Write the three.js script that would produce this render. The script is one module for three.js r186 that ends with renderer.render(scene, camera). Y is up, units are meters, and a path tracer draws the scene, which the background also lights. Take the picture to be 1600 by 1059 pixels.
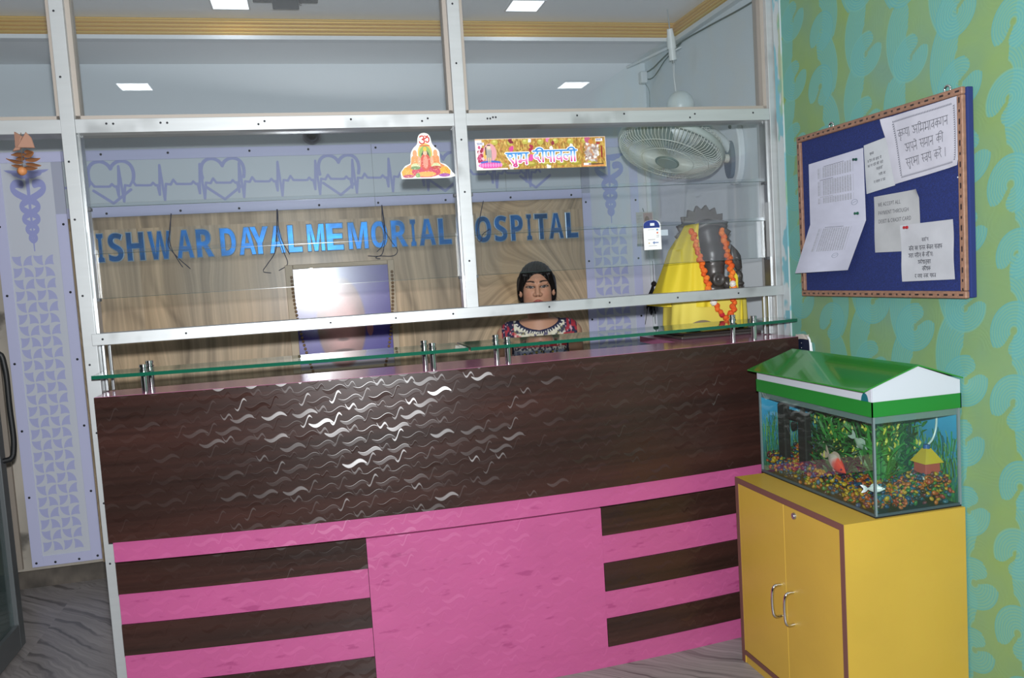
import * as THREE from 'three';
import { RoundedBoxGeometry } from 'three/addons/geometries/RoundedBoxGeometry.js';
import { TextGeometry } from 'three/addons/geometries/TextGeometry.js';
import { FontLoader } from 'three/addons/loaders/FontLoader.js';
import { MarchingCubes } from 'three/addons/objects/MarchingCubes.js';
import { mergeGeometries, mergeVertices, toCreasedNormals } from 'three/addons/utils/BufferGeometryUtils.js';
import { RectAreaLightUniformsLib } from 'three/addons/lights/RectAreaLightUniformsLib.js';

// ---------------------------------------------------------------- camera, light, exposure
const scene = new THREE.Scene();
scene.background = new THREE.Color(0x05060a);
const camera = new THREE.PerspectiveCamera(2 * Math.atan(529.5 / 1288.563) * 180 / Math.PI, 1600 / 1059, 0.05, 60);
camera.position.set(-1.773, 1.4, 2.8623);
camera.rotation.set(-0.07685544, -0.23361925, -0.06259486, 'YXZ');
camera.updateMatrixWorld(true);
const renderer = new THREE.WebGLRenderer({ antialias: true });
renderer.toneMapping = THREE.LinearToneMapping;
renderer.toneMappingExposure = 1.0;
renderer.shadowMap.enabled = true;
RectAreaLightUniformsLib.init();

// the photographer's flash, a hand above the lens
const flash = new THREE.SpotLight(new THREE.Color(0.955, 0.98, 1.0), 34, 0, 1.05, 0.4, 2);
flash.name = 'camera_flash';
flash.position.set(-1.766, 1.51, 2.85);
flash.target.position.set(-1.09, 1.25, -0.05); flash.target.updateMatrixWorld();
flash.castShadow = true;
flash.shadow.radius = 1.2;
scene.add(flash);
const LAMP_RADIANCE = 11, LAMP_INSIDE = 8;      // square panel lamps of the waiting side and of the reception (each has its own area light, see ceilingLamp)

// ---------------------------------------------------------------- helpers
function rng(seed) { let s = seed >>> 0; return () => { s = (s + 0x6D2B79F5) >>> 0; let t = s; t = Math.imul(t ^ (t >>> 15), t | 1); t ^= t + Math.imul(t ^ (t >>> 7), t | 61); return ((t ^ (t >>> 14)) >>> 0) / 4294967296; }; }
const rnd = rng(7);
const clamp = (v, a = 0, b = 1) => Math.min(b, Math.max(a, v));
const lerp = (a, b, t) => a + (b - a) * t;
const sstep = (a, b, v) => { const t = clamp((v - a) / (b - a)); return t * t * (3 - 2 * t); };
function hash2(x, y, s = 0) { let h = (Math.imul(x | 0, 374761393) + Math.imul(y | 0, 668265263) + Math.imul(s | 0, 2147483647)) | 0; h = Math.imul(h ^ (h >>> 13), 1274126177); return ((h ^ (h >>> 16)) >>> 0) / 4294967296; }
function noise(x, y, s = 0) { const xi = Math.floor(x), yi = Math.floor(y), fx = x - xi, fy = y - yi, u = fx * fx * (3 - 2 * fx), v = fy * fy * (3 - 2 * fy); return lerp(lerp(hash2(xi, yi, s), hash2(xi + 1, yi, s), u), lerp(hash2(xi, yi + 1, s), hash2(xi + 1, yi + 1, s), u), v); }
function fbm(x, y, s = 0, o = 4) { let a = 0, w = 0.5, t = 0; for (let i = 0; i < o; i++) { a += w * noise(x, y, s + i); t += w; x *= 2.03; y *= 2.03; w *= 0.5; } return a / t; }
const usedNames = new Map();
function numbered(name) { const n = usedNames.get(name) ?? 0; usedNames.set(name, n + 1); return n ? name + '_' + String(n).padStart(3, '0') : name; }
const shadow = (o) => { o.castShadow = true; o.receiveShadow = true; return o; };
function thing(name, label, category, [x, y, z] = [0, 0, 0], group) {
  const o = new THREE.Group(); o.name = numbered(name); o.position.set(x, y, z); o.userData = { label, category };
  if (group) o.userData.group = group;
  scene.add(o); return o;
}
function part(name, geo, mat, parent, label) {
  const m = shadow(new THREE.Mesh(geo, mat)); m.name = name; if (label) m.userData.label = label; parent.add(m); return m;
}
function single(name, geo, mat, label, category, group) {
  const m = shadow(new THREE.Mesh(geo, mat)); m.name = numbered(name); m.userData = { label, category }; if (group) m.userData.group = group; scene.add(m); return m;
}
function struct(name, geo, mat) {
  const o = geo ? shadow(new THREE.Mesh(geo, mat)) : new THREE.Group(); o.name = name; o.userData.kind = 'structure'; scene.add(o); return o;
}
// box from corner to corner, uv in metres by face direction
function meterUV(g) {
  const p = g.attributes.position, n = g.attributes.normal, uv = new Float32Array(p.count * 2);
  for (let i = 0; i < p.count; i++) {
    const ax = Math.abs(n.getX(i)), ay = Math.abs(n.getY(i)), az = Math.abs(n.getZ(i));
    let u, v;
    if (ay > ax && ay > az) { u = p.getX(i); v = p.getZ(i); } else if (ax > az) { u = p.getZ(i); v = p.getY(i); } else { u = p.getX(i); v = p.getY(i); }
    uv[2 * i] = u; uv[2 * i + 1] = v;
  }
  g.setAttribute('uv', new THREE.BufferAttribute(uv, 2)); return g;
}
function bx(x0, x1, y0, y1, z0, z1, r = 0) {
  const w = x1 - x0, h = y1 - y0, d = z1 - z0;
  const g = r ? new RoundedBoxGeometry(w, h, d, 2, Math.min(r, w / 2.01, h / 2.01, d / 2.01)) : new THREE.BoxGeometry(w, h, d);
  g.translate((x0 + x1) / 2, (y0 + y1) / 2, (z0 + z1) / 2);
  return meterUV(g);
}
const clean = (g) => { const k = g.index ? g.toNonIndexed() : g; for (const a of Object.keys(k.attributes)) if (!['position', 'normal', 'uv'].includes(a)) k.deleteAttribute(a); if (!k.attributes.uv) k.setAttribute('uv', new THREE.BufferAttribute(new Float32Array(k.attributes.position.count * 2), 2)); return k; };
const join = (list) => mergeGeometries(list.map(clean));
function tube(pts, r, seg = 24, rad = 6, closed = false) { return new THREE.TubeGeometry(new THREE.CatmullRomCurve3(pts.map((p) => new THREE.Vector3(...p)), closed), seg, r, rad, closed); }
function rod(a, b, r0, r1 = r0, n = 8) {
  const A = new THREE.Vector3(...a), B = new THREE.Vector3(...b), d = B.clone().sub(A), g = new THREE.CylinderGeometry(r1, r0, d.length(), n);
  g.applyQuaternion(new THREE.Quaternion().setFromUnitVectors(new THREE.Vector3(0, 1, 0), d.clone().normalize())); g.translate(...A.add(B).multiplyScalar(0.5).toArray()); return g;
}
// a plan outline (list of [x, z]) raised from y0 to y1
function plan(pts, y0, y1, crease = 0.6) {
  const s = new THREE.Shape(pts.map(([x, z]) => new THREE.Vector2(x, -z)));
  let g = new THREE.ExtrudeGeometry(s, { depth: y1 - y0, bevelEnabled: false, curveSegments: 4 });
  g.rotateX(-Math.PI / 2); g.translate(0, y0, 0);
  g = toCreasedNormals(g, crease); return meterUV(g);
}
function sheet(fn, nu, nv, flip = false) {   // parametric surface with uv 0..1
  const p = [], uv = [], ix = [];
  for (let j = 0; j <= nv; j++) for (let i = 0; i <= nu; i++) { const u = i / nu, v = j / nv; p.push(...fn(u, v)); uv.push(u, v); }
  for (let j = 0; j < nv; j++) for (let i = 0; i < nu; i++) { const a = j * (nu + 1) + i, b = a + 1, c = a + nu + 1, d = c + 1; if (flip) ix.push(a, c, b, b, c, d); else ix.push(a, b, c, b, d, c); }
  const g = new THREE.BufferGeometry(); g.setAttribute('position', new THREE.Float32BufferAttribute(p, 3)); g.setAttribute('uv', new THREE.Float32BufferAttribute(uv, 2)); g.setIndex(ix); g.computeVertexNormals(); return g;
}
const S = (hex, o = {}) => new THREE.MeshStandardMaterial({ color: hex, roughness: 0.6, ...o });
const P = (hex, o = {}) => new THREE.MeshPhysicalMaterial({ color: hex, roughness: 0.6, ...o });
function canvas(w, h, draw) { const c = document.createElement('canvas'); c.width = w; c.height = h; draw(c.getContext('2d'), w, h); return c; }
function tex(c, mw, mh, srgb = true) {
  const t = new THREE.CanvasTexture(c); if (srgb) t.colorSpace = THREE.SRGBColorSpace; t.wrapS = t.wrapT = mw ? THREE.RepeatWrapping : THREE.ClampToEdgeWrapping;
  if (mw) t.repeat.set(1 / mw, 1 / mh); t.anisotropy = 8; return t;
}
function pixels(w, h, fn) {   // canvas filled per pixel, fn returns [r, g, b] 0..255
  return canvas(w, h, (c) => { const im = c.createImageData(w, h), d = im.data; for (let y = 0, i = 0; y < h; y++) for (let x = 0; x < w; x++, i += 4) { const q = fn(x / w, y / h); d[i] = q[0]; d[i + 1] = q[1]; d[i + 2] = q[2]; d[i + 3] = 255; } c.putImageData(im, 0, 0); });
}
const wrapFbm = (u, v, fx, fy, s, o = 4) => { const a = fbm(u * fx, v * fy, s, o), b = fbm((u - 1) * fx, v * fy, s, o), t = sstep(0.8, 1, u); const m = lerp(a, b, t); const a2 = fbm(u * fx, (v - 1) * fy, s, o), t2 = sstep(0.8, 1, v); return lerp(m, lerp(a2, fbm((u - 1) * fx, (v - 1) * fy, s, o), t), t2); };

// --------------------------------------------------- a small stroke alphabet for the Hindi writing
// every sign: [advance, path]; head line at y 0, foot line at y 100
const HI = {
  ka: [80, 'M40 0V100 M40 36C14 20 0 60 16 68C28 74 40 60 40 46 M40 46C60 20 84 36 70 62C66 70 62 72 56 66'], pa: [60, 'M12 0V40C12 62 30 66 48 58 M48 0V100'],
  ph: [38, 'M8 0V40C8 58 20 62 36 55'], ya: [64, 'M8 0C30 8 28 30 12 34C8 62 32 66 52 60 M52 0V100'], aa: [26, 'M13 0V100'],
  a: [92, 'M10 14C30 0 46 22 24 40C50 42 48 84 24 82C14 81 8 74 7 66 M36 48H74 M74 0V100'], bha: [74, 'M6 14C16 0 34 10 27 26C22 36 22 54 22 68C8 62 4 84 17 84C25 84 24 74 22 68H62 M62 0V100'],
  i: [26, 'M14 0V100 M14 0C8 -34 50 -34 58 0'], ii: [28, 'M14 0V100 M14 0C14 -36 -34 -34 -40 0'], va: [58, 'M46 0V100 M46 42C12 24 0 78 22 78C36 78 46 64 46 52'],
  ga: [58, 'M14 0V60C14 78 0 76 3 62 M46 0V100'], na: [58, 'M46 0V100 M46 52H20C8 46 6 66 18 64C26 62 24 54 20 52'], e: [0, 'M-12 0C-12 -24 -34 -30 -44 -22'],
  sa: [78, 'M12 0C36 8 34 42 12 40C20 54 30 72 40 92 M28 48H66 M66 0V100'], ma: [64, 'M14 0V64C2 58 2 76 13 70 M14 58H52 M52 0V100'], ra: [44, 'M10 0C36 8 34 44 12 42C20 58 30 76 38 96'],
  ksha: [84, 'M12 14C26 4 38 22 20 36C46 36 32 78 14 64C6 50 42 40 70 46 M70 0V100'], sh: [52, 'M10 0C34 8 32 42 10 40C18 54 28 72 36 90 M26 48H52'], dot: [0, 'M-30 -18L-29 -17'],
  u: [0, 'M-12 100C-30 96 -36 122 -16 121C-8 120 -6 112 -10 108'], ri: [0, 'M-42 102C-56 106 -54 126 -38 124'], danda: [30, 'M14 0V100'], sp: [46, ''],
  sha: [76, 'M40 24C32 -2 4 4 10 26C16 42 38 40 40 24 M20 38C18 58 34 60 44 90 M64 0V100'], da: [58, 'M30 0V24C0 26 0 72 28 68C40 66 36 52 26 54 M30 66L48 98'],
  la: [80, 'M68 0V100 M68 46C54 30 36 38 38 58C36 34 8 28 8 56C8 78 24 84 32 82'], ha: [56, 'M28 0V18C10 16 8 34 26 36C46 36 40 60 24 58C10 58 12 78 34 84'], ja: [78, 'M66 0V100 M66 40H34C34 60 20 70 8 58'],
  ba: [58, 'M46 0V100 M46 42C12 24 0 78 22 78C36 78 46 64 46 52 M22 44L40 72'], pha: [76, 'M12 0V40C12 62 30 66 48 58 M48 0V100 M48 50C66 36 78 52 66 66'],
  tta: [52, 'M28 0V22C2 26 2 72 30 74C38 74 42 70 44 64'], ca: [64, 'M8 40H52 M16 40C14 66 34 74 52 64 M52 0V100'], ta: [60, 'M48 0V100 M48 44C20 36 12 60 24 84'], ku: [0, 'M-18 108L-6 114'],
};
function hindi(c, words, x, y, size, weight, color, align = 'left') {
  const k = size / 100, list = words.split(' '), wide = list.reduce((s, q) => s + (HI[q]?.[0] ?? 0), 0) * k;
  if (align === 'center') x -= wide / 2;
  c.save(); c.translate(x, y); c.scale(k, k); c.strokeStyle = color; c.lineWidth = weight; c.lineCap = 'round'; c.lineJoin = 'round';
  let at = 0, start = 0; const bars = [];
  for (const q of list) { const [w, d] = HI[q]; if (q === 'sp' || q === 'danda') { bars.push([start, at]); start = at + w; } if (d) { c.save(); c.translate(at, 0); c.stroke(new Path2D(d)); c.restore(); } at += w; }
  bars.push([start, at]);
  for (const [a, b] of bars) if (b - a > 5) { c.beginPath(); c.moveTo(a - 2, 0); c.lineTo(b + 2, 0); c.stroke(); }
  c.restore();
}

// ---------------------------------------------------------------- materials
const M = {};
M.alu = S(0xd3d8da, { roughness: 0.42, metalness: 0.25 });
{
  const c = pixels(512, 512, (u, v) => { const q = 186 + 10 * (wrapFbm(u, v, 6, 60, 3) - 0.5) - 26 * sstep(0.62, 0.8, wrapFbm(u, v, 5, 5, 9)); return [q * 0.985, q, q * 1.005]; });
  M.alu = S(0xffffff, { map: tex(c, 0.8, 0.8), roughness: 0.4, metalness: 0.4 });
}
M.aluBeige = S(0xa0978e, { roughness: 0.55, metalness: 0.15 });
M.glass = P(0xf7f9fa, { transmission: 0.988, thickness: 0, roughness: 0.0, ior: 1.52, side: THREE.DoubleSide });
M.glassTop = P(0xf4f9f8, { transmission: 0.985, thickness: 0, roughness: 0.0, ior: 1.52, side: THREE.DoubleSide });
M.glassEdge = S(0x30423f, { roughness: 0.2 });
M.chrome = S(0xd9dadb, { metalness: 1, roughness: 0.14 });
M.steel = S(0xa9acad, { metalness: 0.9, roughness: 0.28 });
M.screw = S(0x2a2c30, { metalness: 0.6, roughness: 0.5 });
M.white = S(0xd9dcdf, { roughness: 0.45 });
M.dark = S(0x17181a, { roughness: 0.5 });
M.greyDark = S(0x4b4e52, { roughness: 0.55 });
M.led = new THREE.MeshStandardMaterial({ color: 0xffffff, emissive: 0xf4f8ff, emissiveIntensity: 1.6, roughness: 0.5 });
M.ceiling = S(0xf0f2f4, { roughness: 0.85 });
M.ceilingFront = S(0xd5d6d6, { roughness: 0.85 });
M.paint = S(0xd6dce1, { roughness: 0.7 });
M.gold = S(0xdcb65c, { metalness: 0.35, roughness: 0.3 });

// embossed wave laminate: ribbons lying in rows, each tilted its own way (normal map, metres as uv)
const wave = (() => {
  const N = 1024, W = 0.384, H = 0.352, nx = new Float32Array(N * N), ny = new Float32Array(N * N), r = rng(21), rows = 10, cols = 4;
  const px = (q) => Math.floor(q / W * N), py = (q) => Math.floor(q / H * N);
  for (let j = 0; j < rows; j++) for (let i = 0; i < cols; i++) for (let kind = 0; kind < 2; kind++) {
    const thin = kind === 1, L = thin ? 0.038 : 0.078, B = thin ? 0.0095 : 0.0165, A = thin ? 0.012 : 0.0085, slant = thin ? (j % 2 ? 0.5 : -0.6) : -0.04;
    const cx = (i + (j % 2) * 0.5 + (thin ? 0.5 : 0)) * W / cols + (r() - 0.5) * 0.006, cy = (j + 0.5) * H / rows + (thin ? 0.01 : 0);
    const tx = (r() - 0.5) * 0.3, ty = 0.075 + (r() - 0.5) * 0.24;
    for (let y = py(cy - 0.032); y <= py(cy + 0.032); y++) for (let x = px(cx - L * 0.6); x <= px(cx + L * 0.6); x++) {
      const X = (x + 0.5) / N * W - cx, Y = (y + 0.5) / N * H - cy, t = X / L + 0.5; if (t < 0 || t > 1) continue;
      const mid = A * Math.sin((t - 0.5) * Math.PI * 2) + slant * X, half = B * 0.5 * Math.pow(Math.sin(Math.PI * clamp(t * 0.96 + 0.02)), 0.55), d = (Y - mid) / half; if (Math.abs(d) > 1) continue;
      const rim = sstep(0.72, 0.9, Math.abs(d)) * (1 - sstep(0.93, 1, Math.abs(d))), inn = 1 - sstep(0.7, 0.85, Math.abs(d)), at = ((y + N) % N) * N + ((x + N) % N);
      nx[at] = tx * inn; ny[at] = ty * inn + rim * Math.sign(d) * 0.2;
    }
  }
  const d = new Uint8Array(N * N * 4); for (let i = 0; i < N * N; i++) { const l = 1 / Math.hypot(nx[i], ny[i], 1); d[4 * i] = 127.5 + 127.5 * nx[i] * l + 0.5; d[4 * i + 1] = 127.5 + 127.5 * ny[i] * l + 0.5; d[4 * i + 2] = 127.5 + 127.5 * l; d[4 * i + 3] = 255; }
  const t = new THREE.DataTexture(d, N, N, THREE.RGBAFormat); t.wrapS = t.wrapT = THREE.RepeatWrapping; t.magFilter = THREE.LinearFilter; t.minFilter = THREE.LinearMipmapLinearFilter; t.generateMipmaps = true; t.repeat.set(1 / W, 1 / H); t.needsUpdate = true; return t;
})();
{
  const c = pixels(1024, 512, (u, v) => { const g = wrapFbm(u, v, 3, 70, 5, 5), s = wrapFbm(u, v, 2, 12, 8, 3), k = 0.8 + 0.3 * (g - 0.5) + 0.25 * (s - 0.5); return [60 * k + 8 * (s - 0.4), 39 * k, 34 * k]; });
  M.brown = P(0xffffff, { map: tex(c, 1.2, 0.6), roughness: 0.29, specularIntensity: 1.0, normalMap: wave, normalScale: new THREE.Vector2(1, 1) });
  const p = pixels(512, 512, (u, v) => { const g = wrapFbm(u, v, 5, 9, 31, 5), st = sstep(0.7, 0.82, wrapFbm(u, v, 14, 46, 77, 4)); const k = 0.97 + 0.06 * (g - 0.5); return [176 * k - 16 * st, 82 * k - 14 * st, 130 * k - 14 * st]; });
  M.pink = P(0xffffff, { map: tex(p, 0.9, 0.9), roughness: 0.36, specularIntensity: 1.0, normalMap: wave, normalScale: new THREE.Vector2(0.85, 0.85) });
  M.pinkTop = P(0xa56283, { roughness: 0.16, specularIntensity: 0.7 });
}
// wallpaper: combed teal curls on green
{
  const N = 2048, r = rng(5), ctx2 = [];
  const c = canvas(N, N, (g) => {
    const im = g.createImageData(N / 4, N / 4); for (let y = 0, i = 0; y < N / 4; y++) for (let x = 0; x < N / 4; x++, i += 4) { const q = wrapFbm(x / (N / 4), y / (N / 4), 8, 8, 4), k = wrapFbm(x / (N / 4), y / (N / 4), 3, 3, 14); im.data[i] = 113 + 22 * (q - 0.5) - 14 * (k - 0.5); im.data[i + 1] = 141 + 14 * (q - 0.5); im.data[i + 2] = 92 - 26 * (q - 0.5) + 60 * (k - 0.5); im.data[i + 3] = 255; }
    const small = document.createElement('canvas'); small.width = small.height = N / 4; small.getContext('2d').putImageData(im, 0, 0); g.drawImage(small, 0, 0, N, N);
    const m = N / 1.2;   // pixels per metre
    const comb = (x, y, r0, r1, a0, a1, sx, sy, rot) => {
      const n = Math.round((r1 - r0) / 0.0045);
      for (let k = 0; k <= n; k++) {
        const t = k / n, rr = lerp(r0, r1, t); g.save(); g.translate(x * m, y * m); g.rotate(rot); g.scale(sx, sy);
        g.strokeStyle = k % 2 ? 'rgba(86,148,146,0.8)' : 'rgba(104,156,143,0.62)'; g.lineWidth = 0.0062 * m; g.lineCap = 'round';
        const tail = 0.5 * (Math.abs(t - 0.5) * 2) ** 2; g.beginPath(); g.arc(0, 0, rr * m, a0 + tail * 0.5, a1 - tail); g.stroke(); g.restore();
      }
    };
    const cols = 6, rows = 6;
    for (let pass = 0; pass < 2; pass++) for (let i = -1; i <= cols; i++) for (let j = -1; j <= rows; j++) {
      const ii = (i + cols) % cols, jj = (j + rows) % rows, q = rng(ii * 31 + jj * 17 + 3), six = (ii + (ii === 3 ? 1 : 0)) % 2 === 0;
      const x = (i + 0.5) * 1.2 / cols + (q() - 0.5) * 0.03, y = (j + 0.5 + (ii % 2) * 0.35) * 1.2 / rows + (q() - 0.5) * 0.03, s = 0.98 + q() * 0.25, rot = (q() - 0.5) * 0.3, f = six ? 1 : -1;
      if (pass === 0) comb(x + 0.03 * f * s, y - 0.0 * s, 0.036 * s, 0.118 * s, six ? Math.PI * 0.62 : Math.PI * -0.42, six ? Math.PI * 1.42 : Math.PI * 0.38, 0.92, 1.12, rot);
      else comb(x + 0.012 * f * s, y + 0.052 * s, 0.012 * s, 0.068 * s, 0, Math.PI * 1.85, 1, 0.86, rot + (six ? -0.4 : 2.4));
    }
  });
  const b = pixels(512, 512, (u, v) => { const q = 120 + 60 * Math.sin((wrapFbm(u, v, 5, 5, 2, 2) * 46 + u * 3) * 2) * 0.5; return [q, q, q]; });
  M.wallpaper = S(0xffffff, { map: tex(c, 1.2, 1.2), roughness: 0.55, bumpMap: tex(b, 0.6, 0.6, false), bumpScale: 0.0006 });
}
// veined grey marble floor, streaks running diagonally
{
  const c = pixels(1024, 1024, (u, v) => {
    const a = wrapFbm(u, v, 3, 3, 41, 5), s = (u + v) * 1 + 0.22 * (a - 0.5); const line = fbm(s * 40, (u - v) * 1.6 + 9, 6, 4), fine = fbm(s * 120, (u - v) * 3 + 3, 16, 3);
    const dark = sstep(0.56, 0.78, line), q = 138 + 34 * (a - 0.5) - 46 * dark + 40 * (fine - 0.5); return [q * 1.02, q * 0.975, q * 0.96];
  });
  M.floor = P(0xffffff, { map: tex(c, 1.5, 1.5), roughness: 0.3, specularIntensity: 0.5 });
}
// onyx-look cladding: beige with wandering vertical bands
{
  const c = pixels(1024, 512, (u, v) => {
    const wob = 0.5 * fbm(u * 5, v * 2.2, 51, 4), cx = Math.hypot((u - 0.78) * 2.6, (v - 0.62) * 0.9); const s = lerp(u * 2.5, cx * 1.8, sstep(0.5, 0.1, cx)) + wob * 0.3;
    const b = fbm(s * 26, v * 1.1, 52, 4), fine = fbm(s * 120, v * 2.5, 53, 3), vein = 1 - sstep(0.0, 0.05, Math.abs(fbm(u * 6 + 0.12 * Math.sin(v * 14), v * 1.3, 57, 3) - 0.5));
    const q = 0.88 + 0.3 * (b - 0.5) + 0.2 * (fine - 0.5) - 0.1 * vein, warm = fbm(u * 8, v * 1.2, 58, 3);
    return [212 * q + 16 * (warm - 0.4), 188 * q, 156 * q - 18 * (warm - 0.5)];
  });
  M.onyx = P(0xffffff, { map: tex(c, 2.6, 1.75), roughness: 0.28, specularIntensity: 0.45 });
}
{
  const c = pixels(512, 512, (u, v) => { const a = wrapFbm(u, v, 4, 4, 61, 5), b = wrapFbm(u, v, 14, 3, 63, 4), st = sstep(0.62, 0.8, wrapFbm(u, v, 5, 9, 66, 5)); const q = 176 + 44 * (a - 0.5) + 30 * (b - 0.5) - 70 * st; return [q, q * 0.955, q * 0.89]; });
  M.plaster = S(0xffffff, { map: tex(c, 1.1, 1.1), roughness: 0.8 });
  const d = pixels(256, 256, (u, v) => { const q = 92 + 70 * (wrapFbm(u, v, 8, 5, 71, 4) - 0.5); return [q, q * 0.92, q * 0.84]; });
  M.skirting = S(0xffffff, { map: tex(d, 0.5, 0.5), roughness: 0.7 });
  const e = pixels(128, 512, (u, v) => { const k = sstep(0.55, 0.62, fbm(u * 3, v * 9, 81, 4)), g = sstep(0.6, 0.7, fbm(u * 4 + 9, v * 8, 85, 4)); return [lerp(lerp(176, 112, k), 140, g * 0.6), lerp(lerp(184, 164, k), 166, g), lerp(lerp(186, 176, k), 140, g)]; });
  M.jambPlaster = S(0xffffff, { map: tex(e, 0.2, 1.2), roughness: 0.75 });
}

// ---------------------------------------------------------------- the two rooms
const HC = 2.5, HL = 2.556, HT = 2.65, ZB = -1.622, XR = 0.17;      // ceilings, back wall, inner right wall
struct('floor', bx(-6, 0.6, -0.12, 0, -1.9, 8), M.floor);
struct('wall_right', bx(0, 0.42, 0, 2.9, -0.03, 8), M.wallpaper);
struct('wall_reception', bx(XR, 0.42, 0, 2.9, -1.9, -0.03), M.paint);
const wallBack = struct('wall_back', bx(-6, XR, 0, 2.9, -1.9, ZB), M.plaster);
{
  const up = part('upper_paint', bx(-6, XR, 2.1, HL, ZB, ZB + 0.004), M.paint, wallBack);
  up.userData.label = 'blue grey painted upper wall';
  part('stone_cladding', bx(-2.905, -0.25, 0.08, 1.83, ZB, ZB + 0.012), M.onyx, wallBack, 'beige veined stone sheet behind the counter');
  part('side_paint', bx(0.08, XR, 0.08, 2.1, ZB, ZB + 0.004), S(0xd6d5de, { roughness: 0.6 }), wallBack);
  part('edge_strip', bx(-3.3, -3.27, 0.1, 2.1, ZB, ZB + 0.02), S(0x9a8f84, { roughness: 0.8 }), wallBack);
}
struct('baseboard_back', bx(-6, XR, 0, 0.085, ZB, ZB + 0.014), M.skirting);
struct('wall_left', bx(-6.2, -6, 0, 2.9, -1.9, 8), S(0x9b9c98, { roughness: 0.8 }));
struct('wall_front', bx(-6.2, 0.42, 0, 2.9, 8, 8.2), S(0x9b9c98, { roughness: 0.8 }));
struct('ceiling', bx(-6, 0, HC, 2.9, 0.0, 8), M.ceilingFront);
const recCeil = struct('ceiling_reception');
part('tray', bx(-6, XR, HT, 2.9, -1.2, 0), M.ceiling, recCeil);
part('soffit', bx(-6, XR, HL, 2.9, ZB, -1.2), M.ceiling, recCeil);
{ // gilded cornice with four reeds between white lips, along the soffit edge and the right wall
  const s = new THREE.Shape(); s.moveTo(0, 0); s.lineTo(0.03, 0); s.lineTo(0.03, 0.014);
  for (let k = 0; k < 4; k++) { const y0 = 0.014 + k * 0.018; s.lineTo(0.026 - k * 0.004, y0); s.quadraticCurveTo(0.05 - k * 0.004, y0 + 0.009, 0.026 - k * 0.004, y0 + 0.018); }
  s.lineTo(0.012, 0.086); s.lineTo(0.012, 0.094); s.lineTo(0, 0.094); s.lineTo(0, 0);
  const prof = (len) => new THREE.ExtrudeGeometry(s, { depth: len, bevelEnabled: false, curveSegments: 6 });
  const a = prof(5.17); a.rotateY(Math.PI / 2); a.scale(1, 1, -1); a.translate(-5, HL, -1.2);
  const flip = (g) => { const q = g.toNonIndexed ? (g.index ? g.toNonIndexed() : g) : g; const p = q.attributes.position; for (let i = 0; i < p.count; i += 3) { const t = [p.getX(i), p.getY(i), p.getZ(i)]; p.setXYZ(i, p.getX(i + 1), p.getY(i + 1), p.getZ(i + 1)); p.setXYZ(i + 1, ...t); } q.computeVertexNormals(); return q; };
  const c1 = struct('trim_1'); part('gold_reeding', flip(a), M.gold, c1);
  part('white_lip', bx(-5, XR, HL - 0.006, HL + 0.012, -1.215, -1.165), M.white, c1); part('white_lip', bx(-5, XR, HL + 0.094, HT, -1.2, -1.186), M.white, c1);
  const b = prof(1.2); b.scale(-1, 1, 1); b.translate(XR, HL, -1.2);
  const c2 = struct('trim_2'); part('gold_reeding', flip(b), M.gold, c2); part('white_lip', bx(XR - 0.034, XR, HL - 0.012, HL + 0.01, -1.2, 0), M.white, c2);
}
// ragged strip of bare plaster where the wallpaper stops at the partition
struct('trim_3', bx(-0.006, 0.004, 1.09, 2.5, 0.004, 0.048), M.jambPlaster);

function ceilingLamp(x, y, z, label, power) {
  const t = thing('ceiling_light', label, 'ceiling light', [x, y, z], 'square panel lamps'), s = 0.075;
  part('frame', join([bx(-s - 0.008, s + 0.008, -0.006, 0, -s - 0.008, -s), bx(-s - 0.008, s + 0.008, -0.006, 0, s, s + 0.008), bx(-s - 0.008, -s, -0.006, 0, -s, s), bx(s, s + 0.008, -0.006, 0, -s, s)]), M.white, t);
  part('diffuser', bx(-s, s, -0.004, 0, -s, s), M.led, t);
  const l = new THREE.RectAreaLight(new THREE.Color(0.96, 0.98, 1.0), power, 0.15, 0.15); l.name = 'panel_lamp'; l.position.set(0, -0.007, 0); l.rotation.x = -Math.PI / 2; t.add(l);
}
ceilingLamp(-2.02, HT, -0.97, 'square white ceiling panel lamp shining over the left bay of the counter window', LAMP_INSIDE);
ceilingLamp(-0.705, HT, -0.945, 'square white ceiling panel lamp shining over the right bay of the counter window', LAMP_INSIDE);
ceilingLamp(-3.4, HT, -0.96, 'square white ceiling panel lamp inside, beyond the open glass door', LAMP_INSIDE);
ceilingLamp(-2.58, HC, 1.73, 'square white lamp of the waiting side, mirrored in the upper left window pane', LAMP_RADIANCE);
ceilingLamp(-0.18, HC, 1.77, 'square white lamp of the waiting side, mirrored in the upper right window pane', LAMP_RADIANCE);


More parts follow.
